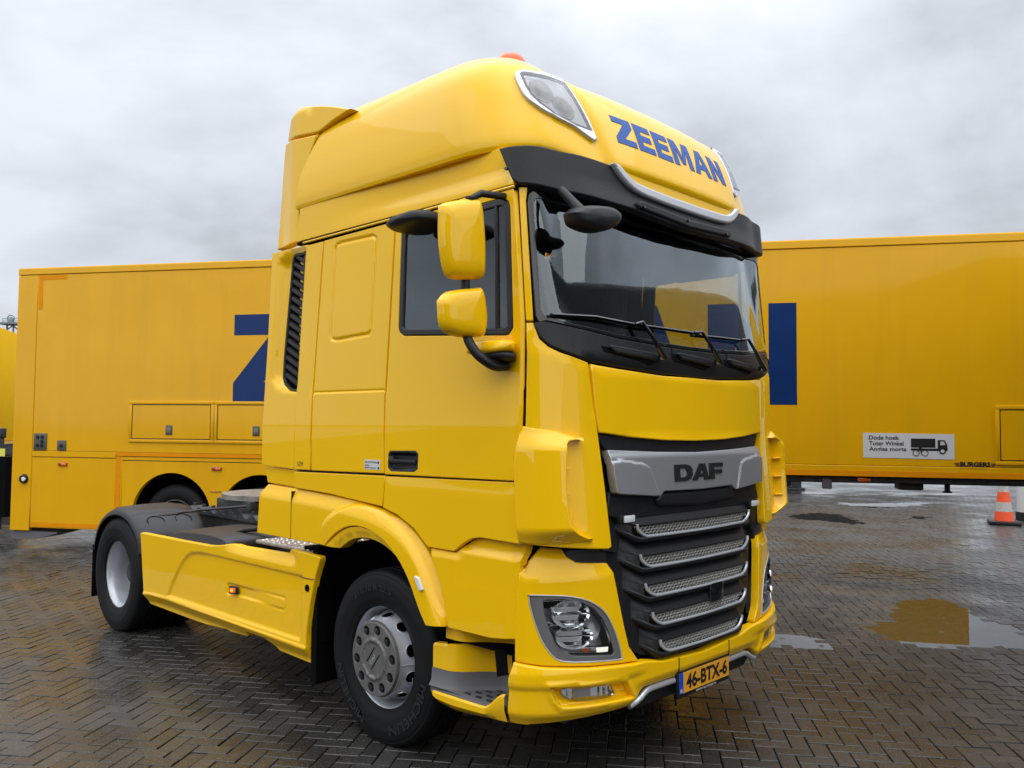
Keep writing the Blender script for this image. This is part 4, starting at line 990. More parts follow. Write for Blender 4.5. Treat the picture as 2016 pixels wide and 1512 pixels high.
    G().grid(P).obj('step_tread', 'step_grey', stp)
    for i in range(4):
        for j in range(4):
            x = .74+i*.080+j*.030; y = -1.195+j*.048
            if x > 1.03 and y < -1.10: continue
            G().box(x, x+.038, y, y+.018, .4535, .4590, .002, 1).obj('tread_stud', 'black_plastic', stp)
    lipo = smo([(.507, -1.215), (.56, -1.235), (.80, -1.247), (1.0, -1.250), (1.085, -1.25)], 6)
    zt = np.interp(lipo[:, 0], [.5, .9], [.432, .445])+.092*sstep(.93, 1.085, lipo[:, 0]); zb = np.interp(lipo[:, 0], [.5, .56, .7, 1.085], [.405, .362, .352, .388])
    P = np.stack([np.stack([lipo[:, 0], lipo[:, 1]+.05, zt-.005], -1), np.stack([lipo[:, 0], lipo[:, 1]+.008, zt], -1), np.stack([lipo[:, 0], lipo[:, 1], zt-.01], -1), np.stack([lipo[:, 0], lipo[:, 1]+.0, (zt+zb)/2], -1), np.stack([lipo[:, 0], lipo[:, 1]+.025, zb+.012], -1), np.stack([lipo[:, 0], lipo[:, 1]+.06, zb], -1), np.stack([lipo[:, 0], lipo[:, 1]+.3, zb+.01], -1)], 1)
    G().grid(P).obj('step_sill', Y, stp)
    up_ = smo([(.60, -1.20), (.72, -1.19), (.82, -1.10), (.95, -1.03), (1.14, -1.02)], 5)
    P = np.stack([np.stack([up_[:, 0], up_[:, 1], 0*up_[:, 0]+.715], -1), np.stack([up_[:, 0], up_[:, 1], 0*up_[:, 0]+.86], -1)], 1)
    G().grid(P).obj('step_riser', Y, stp)
    G().box(.58, 1.14, -1.16, -.95, .70, .712).obj('step_gap', 'black_matt', stp)
    G().ext([(.955, .72), (1.03, .735), (1.045, .61), (.975, .588)], 'y', -1.19, -1.18).obj('step_strap', 'black_matt', stp, fix=True)
    G().box(.5, 1.2, -.99, -.95, .34, .95).obj('step_wall', 'black_matt', stp)
cab_side()
MIR = True; cab_side(); MIR = False
text_on('fleet_number', '529', SS, -.808, -.742, 1.572, 1.60, 'black_print', T, .0068)
stk = patch('gas_sticker', [(-.082, 1.581), (.067, 1.582), (.067, 1.640), (-.082, 1.638)], SS, 'white_sticker', T, step=.3, off=.0062, rim=.0006, depth=.002)
for t_, w_, z_ in (('GAS DETECTION', .118, 1.620), ('EXTRA', .045, 1.601), ('SAFETY LOCKS', .104, 1.587)): text_on('sticker_text', t_, SS, -.077, -.077+w_, z_, z_+.0095, 'black_print', stk, .0072, .02)
G().box(.047, .060, -1.2525, -1.2518, 1.617, 1.632).obj('sticker_icon', 'black_print', stk); G().box(.047, .060, -1.2525, -1.2518, 1.587, 1.600).obj('sticker_icon', 'black_print', stk)
# ---------------------------------------------------------------- roof
na, nt = 161, 90
A_ = np.concatenate([np.linspace(-2, -1, 24, endpoint=False), np.linspace(-1, 1, 141), np.linspace(1, 2, 25)[1:]])
T_ = np.concatenate([np.linspace(0, 1.2, 16, endpoint=False), np.linspace(1.2, 10, 70)])
AA, TT = np.meshgrid(A_, T_, indexing='ij')
P = S_roof(AA.ravel(), TT.ravel()).reshape(len(A_), len(T_), 3)
lip = P[:, :1].copy(); lip[:, 0, 1] *= .93; lip[:, 0, 0] -= .05*np.where(np.abs(A_) < 1.2, 1, 0); lip[:, 0, 2] -= .004
P = np.concatenate([lip, P], 1)
roof = G().grid(P).obj('roof_shell', 'yellow_beaded', T, angle=50)
SRm = lambda u, v: S_roof(u/1.45, v/.135)
sc = lambda q: [(a*1.45, t*.135) for a, t in q]
def roof_lights():
    ro = sc(D['rlight']); ri = sc(D['rlightin'])
    rl = patch('roof_lamp_bezel', smooth(ro, 3), SRm, 'silver_trim', roof, holes=[ri], step=.02, off=.022, rim=.008, depth=.05)
    patch('roof_lamp_gasket', inset(ri, -.004), SRm, 'bezel_grey', roof, holes=[inset(ri, .012)], step=.02, off=.019, rim=.003, depth=.03)
    patch('roof_lamp_reflector', inset(ri, .004), SRm, 'lamp_silver', roof, step=.015, off=.009, rim=.001, depth=.01, relief=lambda Q: .0008*np.sin(Q[:, 0]*90+Q[:, 1]*40))
    patch('roof_lamp_lens', inset(ri, .010), SRm, 'lens_glass', roof, step=.02, off=.020, rim=.002, depth=.008)
    for (a, t), r in zip(D['rbulb'], (.062, .058)):
        ring_ = [(a*1.45+r*math.cos(k*math.pi/12), t*.135+r*math.sin(k*math.pi/12)) for k in range(24)]
        patch('roof_lamp_bulb', ring_, SRm, 'aluminium', roof, step=.015, off=.0145, rim=.004, depth=.008, relief=lambda Q: -.003*sstep(.06, .0, pdist(Q, [(a*1.45, t*.135), (a*1.45+.001, t*.135)])))
roof_lights(); MIR = True; roof_lights(); MIR = False
# roof lettering
lx = -.575; sp = 1.15; adv = [.88, .82, .82, 1.12, 1.04, .90]; Hh = 1.15/(sum(adv)+5*.10)
def S_rz(a, b):
    """roof front addressed by width and height"""
    a = np.asarray(a, float); b = np.asarray(b, float); t = 3.0+0*a; u = a/1.45
    for _ in range(25):
        q = S_roof(u, t); u = u+(a-q[..., 1])/1.5; t = t+(b-q[..., 2])/.14
    return S_roof(u, t)
zlo, zhi = 3.395, 3.565
for ch_, a_ in zip('ZEEMAN', adv):
    Pp, Hs = GLY[ch_]; f = lambda Q: [(lx+q[0]*Hh, zlo+q[1]*(zhi-zlo)) for q in Q]
    patch('roof_letter', f(Pp), S_rz, 'blue_sticker', roof, holes=[f(h) for h in Hs], step=.05, off=.003, rim=.0006, depth=.002)
    lx += (a_+.10)*Hh
# beacon
bx_, by_ = .655, -.80
bc = G().lathe([(.085, -.05), (.085, .02), (.080, .05), (.060, .075), (.03, .085), (.0001, .087)], 32, (bx_, by_, 3.908), 'z').obj('beacon', 'beacon_orange', roof, fix=True)
G().lathe([(.092, -.06), (.092, .0), (.08, .004)], 32, (bx_, by_, 3.898), 'z').obj('beacon_base', 'black_plastic', roof, fix=True)
# rear wall of the cab and roof spoiler bridge
G().ext([(-1.15, 3.795), (-1.078, 3.922), (-1.016, 3.978), (-.92, 3.978), (-.828, 3.952), (-.588, 3.89), (-.36, 3.82), (-.5, 3.72), (-.95, 3.70)], 'y', -1.15, 1.15).obj('roof_spoiler', Y, T, fix=True)
G().box(-.93, -.88, -1.19, 1.19, 1.15, 3.70, .02).obj('cab_rear_wall', Y, T)
G().ext([(-.93, 3.6), (-.93, 3.93), (-.86, 3.945), (-.86, 3.6)], 'y', -.9, .9).obj('roof_rear_wall', Y, T, fix=True)
# ---------------------------------------------------------------- front
def front_side():
    patch('windscreen_pillar', [(a+(.014 if a < -1.25 else 0), b) for a, b in D['pillar']], S_front, Y, T, step=.05, rim=.006, depth=.04)
    cn = [(a+(.014 if a < -1.26 and b > 1.83 else 0), b) for a, b in D['corner']]
    cp = patch('corner_panel', cn, S_front, 'yellow_beaded', T, step=.03, rim=.008, depth=.05, relief=lambda Q: -.02*sstep(1.29, 1.24, Q[:, 1])*0-.006*sstep(.05, 0, pdist(Q, cn[:7])))
    lipc = smo(D['sc_lip'], 6)
    so = np.vstack([lipc, np.array([(-1.13, 1.268), (-1.31, 1.277)]), [(-1.319, 1.425), (-1.321, 1.645), (-1.304, 1.808), (-1.286, 1.845)], [(-1.12, 1.822)]])
    def r_sc(Q):
        e = sstep(1.845, 1.72, Q[:, 1])*sstep(1.262, 1.35, Q[:, 1])
        return e*(.030+.050*sstep(-1.30, -1.10, Q[:, 0]))
    patch('air_scoop', so, S_front, 'yellow_beaded', cp, step=.02, off=.004, relief=r_sc, rim=.012, depth=.085, angle=50)
    for z in (1.40, 1.52, 1.64): patch('scoop_vane', [(-1.11, z-.004), (-1.07, z-.004), (-1.07, z+.004), (-1.11, z+.004)], S_front, Y, cp, step=.05, off=.055, rim=.001, depth=.05)
    # head lamp panel
    hp = [{(-1.195, 1.248): (-1.165, 1.248), (-1.283, 1.18): (-1.255, 1.165), (-1.313, 1.146): (-1.300, 1.125)}.get(tuple(k), k) for k in D['hlpanel']]; HL = smooth(D['hl'], 3); LN = fillet(D['hllens'], .015)
    pn = patch('headlight_panel', hp, S_bump, 'yellow_beaded', T, holes=[inset(HL, .004)], step=.03, rim=.008, depth=.05,
               relief=lambda Q: -.30*np.clip(Q[:, 1]-1.105, 0, 1)-.10*np.clip(Q[:, 1]-1.165, 0, 1))
    bz = patch('headlight_bezel', HL, S_bump, 'bezel_grey', pn, holes=[LN], step=.03, off=-.004, rim=.006, depth=.10)
    patch('bezel_trim', inset(HL, -.002), S_bump, 'silver_trim', pn, holes=[inset(HL, .004)], step=.03, off=.003, rim=.002, depth=.01)
    patch('headlight_bowl', inset(LN, -.004), S_bump, 'lamp_bowl', pn, step=.05, off=-.09, rim=.002, depth=.01)
    patch('headlight_lens', inset(LN, .001), S_bump, 'lens_glass', pn, step=.04, off=-.004, rim=.004, depth=.02)
    def bowl(name, s, z, rs, rz, deep, mat, base=-.085):
        U = np.linspace(0, 2*np.pi, 28, endpoint=False); Rr = np.linspace(.02, 1, 8); Aa, Bb = np.meshgrid(U, Rr, indexing='ij')
        a = s+rs*Bb*np.cos(Aa); b = z+rz*Bb*np.sin(Aa)
        H_ = base+deep*Bb**2
        Pp = S_bump(a.ravel(), b.ravel())+normals(S_bump, a.ravel(), b.ravel())*H_.ravel()[:, None]
        G().grid(Pp.reshape(28, 8, 3), closed_u=True).obj(name, mat, pn)
    bowl('headlight_reflector', -1.035, .925, .10, .066, .095, 'chrome'); bowl('headlight_reflector', -1.02, .815, .10, .056, .095, 'chrome'); bowl('headlight_reflector', -.885, .865, .065, .095, .03, 'lamp_bowl')
    for zz, s0_, s1_ in ((.945, -1.12, -.96), (.905, -1.11, -.94), (.83, -1.10, -.93), (.80, -1.09, -.92)):
        patch('reflector_facet', [(s0_, zz-.012), (s1_, zz-.016), (s1_, zz+.006), (s0_, zz+.010)], S_bump, 'lamp_silver', pn, step=.05, off=-.035, rim=.002, depth=.05, relief=lambda Q: -.25*np.abs(Q[:, 0]+1.03)*.3)
    for z, h in ((.872, .004), (.762, .006)): patch('reflector_divider', [(-1.14, z-h), (-.93, z-h+.01), (-.93, z+h+.01), (-1.14, z+h)], S_bump, 'chrome', pn, step=.05, off=-.02, rim=.001, depth=.08)
    patch('daytime_strip', fillet([(-1.07, .735), (-.80, .712), (-.795, .742), (-1.08, .765)], .008), S_bump, 'chrome', pn, step=.04, off=-.03, rim=.003, depth=.05)
    patch('daytime_light', [(-.875, .722), (-.805, .716), (-.80, .739), (-.875, .744)], S_bump, 'lit_white', pn, step=.04, off=-.026, rim=.002, depth=.01)
    patch('indicator', [(-.965, .732), (-.925, .729), (-.925, .748), (-.965, .751)], S_bump, 'orange_lens', pn, step=.04, off=-.026, rim=.002, depth=.01)
    # black corner behind the panel joint
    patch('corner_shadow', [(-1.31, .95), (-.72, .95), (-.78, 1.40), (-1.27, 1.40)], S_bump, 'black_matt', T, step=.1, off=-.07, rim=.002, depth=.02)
    # cab-tilt gap bracket by the grille
    patch('grille_side', [(-.87, 1.80), (-.78, 1.80), (-.70, 1.20), (-.82, 1.22)], S_front, 'black_plastic', T, step=.06, off=-.055, rim=.002, depth=.03)
    patch('bracket', fillet([(-1.05, 1.235), (-.78, 1.235), (-.775, 1.13), (-.95, 1.135), (-1.02, 1.17)], .02), S_bump, 'black_plastic', T, step=.05, off=-.035, rim=.008, depth=.03)
front_side(); MIR = True; front_side(); MIR = False
# windscreen
ws = [(0, 3.04), (-1.10, 3.04)]+D['glass'][:5]+[(-1.154, 2.366), (-.987, 2.347), (-.668, 2.313), (-.274, 2.297), (0, 2.294)]
wsf = fillet(mirror_half(ws), .03)
wi = [(0, 2.995), (-1.10, 2.998), (-1.163, 2.985), (-1.178, 2.95), (-1.176, 2.42), (-1.15, 2.386), (-.986, 2.364), (-.664, 2.335), (-.274, 2.317), (0, 2.314)]
wsi = fillet(mirror_half(wi), .03)
wf = patch('windscreen_frame', wsf, S_front, 'black_gloss', T, holes=[wsi], step=.06, off=-.002, rim=.004, depth=.03)
patch('windscreen', inset(wsi, -.004), S_front, 'windscreen_glass', wf, step=.08, off=-.006, rim=.001, depth=.004)
# cowl under the windscreen
cw = [(0, 2.290)]+[(-.274, 2.292), (-.668, 2.308), (-.987, 2.343), (-1.154, 2.361), (-1.221, 2.353)]+[(-1.193, 2.283), (-1.146, 2.245), (-1.081, 2.221), (-.905, 2.177), (-.694, 2.160), (-.302, 2.141), (0, 2.137)]
def r_cw(Q): return -.012*sstep(.03, 0, np.abs(Q[:, 1]-(2.20+.055*np.abs(Q[:, 0])**2)))*0-.018*sstep(2.20, 2.14, Q[:, 1])
cowl = patch('cowl', mirror_half(cw), S_front, 'black_plastic', T, step=.04, off=.002, relief=r_cw, rim=.006, depth=.05)
for s0, s1 in ((-.80, -.36), (-.21, .19), (.36, .74)):     # air slots with a hood
    patch('cowl_vent', fillet([(s0, 2.205+.03*abs(s0)), (s1-.06, 2.182), (s1, 2.205), (s1-.02, 2.228), (s0-.02, 2.262)], .012), S_front, 'black_matt', cowl, step=.05, off=.004, rim=.003, depth=.01)
    patch('vent_hood', fillet([(s0+.08, 2.225), (s1-.02, 2.205), (s1, 2.228), (s1-.03, 2.245), (s0+.05, 2.265), (s0+.03, 2.255)], .01), S_front, 'black_plastic', cowl, step=.05, off=.022, rim=.008, depth=.022)
# hood
hd = [(0, 2.131), (-.302, 2.129), (-.694, 2.148), (-.893, 2.163), (-.872, 1.947), (-.850, 1.815), (-.6, 1.79), (-.3, 1.772), (0, 1.766)]
patch('front_hood', mirror_half(hd), S_front, 'yellow_beaded', T, step=.05, rim=.008, depth=.05, relief=lambda Q: -.014*sstep(2.105, 2.155, Q[:, 1]-.04*np.abs(Q[:, 0])**2)+.004*sstep(1.80, 1.77, Q[:, 1]))
# wipers
def on_front(pts, off):
    q = np.array(pts); a, b = q[:, 0], q[:, 1]; return S_front(a, b)+normals(S_front, a, b)*np.asarray(off)[:, None]
for w in ('wiper1', 'wiper2', 'wiper3'):
    q = D[w]; g = G().tube(on_front(q[:4], [.05, .05, .045, .035]), [.017, .011, .009, .008], 8).obj('wiper', 'black_gloss', T)
    G().tube(on_front(q[3:], [.03]*(len(q)-3)), [.007]*(len(q)-3), 6).obj('wiper_arm', 'black_gloss', g)
    G().tube(on_front(q[2:], [.018]*(len(q)-2)), .009, 6).obj('wiper_blade', 'rubber', g)
    pv = on_front([q[0]], [.03])[0]; G().lathe([(.0001, .03), (.022, .028), (.026, 0)], 14, tuple(pv), 'z').obj('wiper_cap', 'black_gloss', g, fix=True)
    c = on_front([(q[0][0]+.03, q[0][1]+.04)], [.05])[0]; k_ = np.linspace(-.6, 3.6, 12)
    G().tube([c+np.array([0, .045*math.cos(t), .045*math.sin(t)]) for t in k_], .003, 5).obj('washer_hose', 'rubber', g)
# sun visor
vt = [(0, 3.235), (-.30, 3.24), (-.669, 3.248), (-.915, 3.258), (-1.106, 3.255), (-1.252, 3.247), (-1.354, 3.248)]
vb = [(-1.325, 3.172), (-1.29, 3.076), (-1.256, 3.049), (-1.125, 3.043), (-.932, 3.040), (-.739, 3.028), (-.498, 3.022), (-.25, 3.005), (0, 2.998)]
vis_ = patch('sun_visor', mirror_half(vt+vb), S_vis, 'black_plastic', T, step=.045, rim=.010, depth=.05, relief=lambda Q: .018*sstep(3.15, 3.0, Q[:, 1])*sstep(1.2, .7, np.abs(Q[:, 0])))
tp = smo([(-.668, 3.250), (-.626, 3.205), (-.57, 3.162), (-.498, 3.130), (-.40, 3.115), (-.2, 3.106), (0, 3.104)], 6)
tb = np.vstack([tp, (tp*[-1, 1])[::-1][1:]])
tin = np.vstack([(tp+[[.055, .0]]*len(tp)*1)[:1], smo([(-.575, 3.225), (-.52, 3.195), (-.44, 3.178), (-.2, 3.168), (0, 3.166)], 6)]); tin[0] = (-.615, 3.253)
tinm = np.vstack([tin, (tin*[-1, 1])[::-1][1:]])
patch('visor_trim', np.vstack([tb, tinm[::-1]]), S_vis, 'silver_trim', vis_, step=.03, off=.03, rim=.016, depth=.05)
patch('visor_inner', np.vstack([inset(mirror_half([(0, 3.245), (-.60, 3.25), (-.52, 3.185), (-.2, 3.16), (0, 3.158)]), .0)]), S_vis, Y, vis_, step=.05, off=.006, rim=.004, depth=.02)
patch('visor_lip', mirror_half([(0, 3.055), (-.46, 3.078), (-.50, 3.06), (-.48, 3.035), (0, 3.010)]), S_vis, 'black_plastic', vis_, step=.05, off=.034, rim=.010, depth=.03)
for s in (-1.31, -.45, -.02, .42, 1.31):
    q = S_vis(np.array([s]), np.array([3.13 if abs(s) > 1 else 3.045]))[0]; nn = normals(S_vis, np.array([s]), np.array([3.1]))[0]
    G().tube([q+nn*(.0 if abs(s) > 1 else .02), q+nn*(.012 if abs(s) > 1 else .042)], .009, 10).obj('visor_bolt', 'black_gloss', vis_)
# front mirror hanging from the visor
P = smooth([(-1.176, 2.869), (-1.102, 2.916), (-.912, 2.950), (-.812, 2.938), (-.786, 2.905), (-.837, 2.851), (-.936, 2.811), (-1.043, 2.80), (-1.147, 2.815)], 5)+[[.0, .0]]; c = P.mean(0); rr = []
for sc_, dx in ((.02, .062), (.6, .058), (.86, .046), (.97, .018), (1, -.02), (.98, -.05), (.9, -.065), (.02, -.07)):
    q = c+(P-c)*sc_*.95; rr.append(np.stack([0*q[:, 0]+1.42+dx, q[:, 0], q[:, 1]], -1))
fm = G().grid(np.array(rr).transpose(1, 0, 2), closed_u=True).obj('front_mirror', 'black_plastic', T, fix=True, angle=60)
G().tube([(1.40, -1.05, 2.89), (1.33, -1.06, 2.97), (1.26, -1.05, 3.03)], [.03, .022, .025], 10).obj('front_mirror_arm', 'black_plastic', fm)
# ---------------------------------------------------------------- grille
patch('grille_back', mirror_half([(0, 1.775), (-.842, 1.815), (-.80, 1.24), (-.74, 1.10), (-.69, .90), (-.65, .78), (-.60, .70), (-.52, .645), (-.40, .618), (0, .595)]), lambda a, b: np.stack([1.345-.05*a*a+.03*sstep(1.2, .7, b), a, b+0*a], -1), 'black_plastic', T, step=.08, rim=.004, depth=.05)
silver = [(0, 1.703), (-.40, 1.712), (-.787, 1.727), (-.780, 1.602), (-.765, 1.508), (-.74, 1.50), (-.405, 1.472), (-.385, 1.480), (-.36, 1.498), (0, 1.492)]
wing = np.array([(-.72, 1.675), (-.53, 1.650), (-.485, 1.630), (-.465, 1.60), (-.405, 1.47), (-.80, 1.46), (-.80, 1.66)])
def r_si(Q):
    Qm = Q.copy(); Qm[:, 0] = -np.abs(Qm[:, 0]); s = pdist(Qm, wing, True)*np.where(inpoly(Qm, wing), 1, -1)
    return .012*sstep(-.006, .012, s)-.018*sstep(1.675, 1.73, Q[:, 1])
sp_ = patch('badge_panel', fillet(mirror_half(silver), .012), S_front, 'silver_panel', T, step=.011, off=.012, relief=r_si, rim=.006, depth=.05)
lx = -.262; hh = .092
for ch_, w_ in (('D', .98), ('a', .98), ('F', .86)):
    Pp, Hs = GLY[ch_]; k = .183
    f = lambda Q: [(lx+q[0]*k*1.0, 1.545+q[1]*hh) for q in Q]
    patch('badge_letter', f(Pp), S_front, 'black_print', sp_, holes=[f(h) for h in Hs], step=.05, off=.018, rim=.001, depth=.008)
    lx += (w_)*k+(.006 if ch_ == 'a' else -.006)
patch('grille_crossbar', fillet(mirror_half([(0, 1.487), (-.36, 1.490), (-.42, 1.455), (-.38, 1.418), (0, 1.402)]), .02), S_front, 'black_plastic', T, step=.04, off=.0, rim=.02, depth=.06)
patch('grille_upper', mirror_half([(0, 1.762), (-.845, 1.806), (-.79, 1.73), (0, 1.706)]), S_front, 'black_plastic', T, step=.05, off=-.022, rim=.006, depth=.04)
patch('grille_mid', mirror_half([(0, 1.50), (-.765, 1.515), (-.80, 1.40), (-.70, 1.37), (0, 1.37)]), S_front, 'black_plastic', T, step=.05, off=-.030, rim=.006, depth=.04)
def S_gr(a, b):
    a = np.asarray(a, float); b = np.asarray(b, float)
    return np.stack([1.352-.055*a*a+.028*sstep(1.25, .7, b), a, b+0*a], -1)
BARS = [(1.325, .592), (1.165, .565), (1.012, .535), (.858, .490), (.708, .432)]
prof = [(.090, -.02), (.075, .010), (.030, .045), (.004, .060), (-.002, .058), (-.004, .012), (-.052, .012), (-.056, .066), (-.066, .074), (-.084, .066), (-.094, .020), (-.094, -.03)]
for i, (z0, w) in enumerate(BARS):
    ys = np.linspace(-(w+.11), w+.11, 61); P = np.zeros((61, len(prof), 3))
    for a, y in enumerate(ys):
        t = max(0, (abs(y)-(w-.02))/.13); e = 1-sstep(0, 1, t)
        for j, (dz, dx) in enumerate(prof):
            slot = j in (5, 6)
            dxx = dx if not slot else (.012 if abs(y) < w-.004 else .06)
            zc_ = z0+dz*(1 if dz > 0 else (.55+.45*e))+.035*t
            q = S_gr(np.array(y), np.array(zc_)); P[a, j] = q+np.array([dxx*e-.01*(1-e), 0, 0])
    lv = G().grid(P).obj('grille_louvre', 'black_plastic', T, angle=30)
    # bright U-shaped strip
    zt, zb = z0+.012, z0-.058
    pth = [(-w, zt), (-w+.006, z0-.012), (-w+.03, z0-.035), (-w+.07, z0-.052), (-w+.13, zb), (0, zb-.004)]
    pth = smo(pth, 6); pth = np.vstack([pth, (pth*[-1, 1])[::-1][1:]])
    g = G(); V3 = S_gr(pth[:, 0], pth[:, 1])+np.array([.066, 0, 0]); g.tube(V3, .0085, 8); g.obj('bright_strip', 'silver_trim', lv)
    # honeycomb insert
    hg = G(); CW = .034; CH = .0150
    for row in range(4):
        zc_ = z0-.003-row*CH; n = int(2*w/CW)
        for cI in range(n+1):
            yc = -w+CW/2+cI*CW+(CW/2 if row % 2 else 0)
            if abs(yc) > w-.012-(.10*max(0, (z0-.010-zc_)/.05)**1.3): continue
            Vv = []
            for rr_, dx in ((1.0, .0), (.85, .004), (.85, -.010)):
                for q_ in range(6):
                    an = q_*math.pi/3+math.pi/6
                    p2 = (yc+rr_*CW*.577*math.cos(an), zc_+rr_*CH*.667*math.sin(an)); b3 = S_gr(np.array(p2[0]), np.array(p2[1])); Vv.append((b3[0]+.050+dx, b3[1], b3[2]))
            Ff = [(k_, (k_+1) % 6, 6+(k_+1) % 6, 6+k_) for k_ in range(6)]+[(6+k_, 6+(k_+1) % 6, 12+(k_+1) % 6, 12+k_) for k_ in range(6)]
            hg.add(Vv, Ff)
    hg.obj('honeycomb', 'grille_mesh', lv, smooth=False)
q = S_gr(np.array(.14), np.array(.91)); G().box(q[0]+.0, q[0]+.075, .07, .21, .845, .955, .012).obj('radar_sensor', 'black_gloss', T)
for y_ in (-.665, .665):
    q = S_gr(np.array(y_), np.array(1.368)); s_ = G().box(q[0]+.02, q[0]+.065, y_-.06, y_+.06, 1.347, 1.392, .006).obj('flash_lamp', 'black_plastic', T)
    G().box(q[0]+.064, q[0]+.074, y_-.035, y_+.055, 1.352, 1.388, .004).obj('flash_lens', 'lamp_white', s_)
# bumper centre
def fog_side(bp_):
    FG = relax2(D['fog']); FI = inset(FG, .014); FL = relax2(D['foglens'])
    patch('fog_lamp_recess', inset(FI, -.005), S_bump, Y, bp_, step=.02, off=-.045, rim=.002, depth=.01, relief=lambda Q: .05*sstep(.035, .0, pdist(Q, FI, True))*np.where(Q[:, 0] < -1.06, 1, .6))
    patch('fog_lamp_housing', inset(FL, -.008), S_bump, 'lamp_bowl', bp_, step=.04, off=-.035, rim=.004, depth=.02)
    patch('fog_lamp_reflector', FL, S_bump, 'chrome', bp_, step=.012, off=-.030, rim=.002, depth=.01, relief=lambda Q: .0010*np.sin(Q[:, 0]*170)-.014*np.exp(-((Q[:, 0]+.96)/.05)**2))
    patch('fog_lamp_lens', FL, S_bump, 'lens_glass', bp_, step=.04, off=-.010, rim=.004, depth=.02)
def relax2(P):
    P = np.array(P); P = _cr(np.vstack([P, P[:1]]), 8)[:-1]
    for _ in range(14): P = .5*P+.25*(np.roll(P, 1, axis=0)+np.roll(P, -1, axis=0))
    return P
bhalf = [(0, .585), (-.40, .606), (-.53, .630), (-.602, .637), (-.694, .643), (-.95, .663), (-1.186, .683), (-1.33, .702), (-1.341, .659), (-1.35, .628), (-1.358, .518), (-1.366, .402), (-1.254, .396), (-1.14, .399), (-.942, .408), (-.70, .416), (-.65, .435), (-.60, .480), (-.55, .497), (-.3, .494), (0, .488)]
FGl = relax2(D['fog']); FGr = FGl*[-1, 1]
def r_bl(Q):
    Qm = Q.copy(); Qm[:, 0] = -np.abs(Qm[:, 0]); x = -Qm[:, 0]
    side = sstep(.52, .70, x)
    lowc = sstep(.545, .49, Q[:, 1])*(1-side)
    crease = .014*sstep(.565, .600, Q[:, 1])*side                      # ridge line running round the corner
    return -.022*lowc-.035*sstep(.47, .39, Q[:, 1])*side+.010*np.exp(-(pdist(Qm, inset(FGl, .004), True)/.015)**2)+crease-.02*sstep(.64, .70, Q[:, 1])*sstep(.7, .9, x)*.6
cb_ = patch('bumper', mirror_half(bhalf), S_bump, 'yellow_beaded', T, holes=[inset(FGl, .014), inset(FGr, .014)], step=.016, off=.012, relief=r_bl, rim=.010, depth=.06)
fog_side(cb_); MIR = True; fog_side(cb_); MIR = False
gl_ = G()
for s in (-1, 1): gl_.tube([S_bump(np.array(s*.265), np.array(z))+[.0125, 0, 0] for z in (.60, .55, .515)], .003, 6)
gl_.obj('tow_cover_joint', 'seal_rubber', cb_)
def on_b(pts, off): q = np.array(pts); return S_bump(q[:, 0], q[:, 1])+normals(S_bump, q[:, 0], q[:, 1])*off
h = smo([(-.655, .425), (-.60, .440), (-.55, .470), (-.50, .486), (-.40, .487), (0, .480)], 6); h = np.vstack([h, (h*[-1, 1])[::-1][1:]])
G().tube(on_b(h-[0, .012], -.02), .017, 10).obj('lower_steel_bar', 'silver_trim', T)
vl = [(0, .50), (-.64, .50), (-.66, .42), (-.60, .36), (0, .36)]
patch('bumper_valance', mirror_half(vl), S_bump, 'black_plastic', T, step=.08, off=-.05, rim=.004, depth=.03)
G().box(.9, 1.25, -1.0, 1.0, .38, .46).obj('underrun_beam', 'steel_dark', T)
# number plate
px_ = 1.440
Tz = .452
pt = G().box(px_-.018, px_, -.272, .272, Tz-.078, Tz+.066, .004).obj('number_plate', 'black_plastic', T)
def S_pl(a, b): a = np.asarray(a, float); return np.stack([0*a+px_+.0004, a, np.asarray(b, float)+0*a], -1)
patch('plate_face', [(-.222, Tz-.053), (.262, Tz-.053), (.262, Tz+.057), (-.222, Tz+.057)], S_pl, 'plate_orange', pt, step=.6, off=.004, rim=.0006, depth=.003)
patch('plate_band', [(-.262, Tz-.053), (-.2225, Tz-.053), (-.2225, Tz+.057), (-.262, Tz+.057)], S_pl, 'plate_blue', pt, step=.6, off=.004, rim=.0006, depth=.003)
text_on('plate_text', '46-BTX-6', S_pl, -.195, .240, Tz-.038, Tz+.046, 'black_print', pt, .005, .036)
text_on('plate_country', 'NL', S_pl, -.257, -.228, Tz-.046, Tz-.026, 'white_print', pt, .005, .01)
text_on('plate_dealer', 'WWW.BLOKDIJK.NL', S_pl, -.095, .125, Tz-.074, Tz-.060, 'white_print', pt, .003, .01)
# ---------------------------------------------------------------- wheels
def tyre_obj(cy, yo, width, parent, R0=.507, cz=.489):
    """yo: outer sidewall y; tyre reaches inwards by width"""
    yi = yo+width; m_ = (yo+yi)/2
    out = [(.290, .030), (.300, .016), (.325, .010), (.335, .0045), (.36, .002), (.40, -.004), (.42, -.0045), (.432, -.001), (.445, .0005), (.462, .004), (.472, .010), (.478, .010), (.490, .018), (.4985, .028), (.503, .040)]
    prof_ = [(r, yo+d) for r, d in out]
    gw = [.085, .135, .18, .23]
    for k in range(1, 5):
        yk = yo+.04+(width-.08)*k/5
        prof_ += [(.507, yk-.008), (.494, yk-.005), (.494, yk+.005), (.507, yk+.008)]
    prof_ += [(r, yi-d) for r, d in reversed(out)]
    g = G().lathe(prof_, 96, (cy, 0, cz))
    V = np.array(g.V); low = V[:, 2] < .003; V[low, 2] = .003; g.V = [tuple(v) for v in V]
    return g.obj('tyre', 'rubber', parent, fix=True, angle=25)
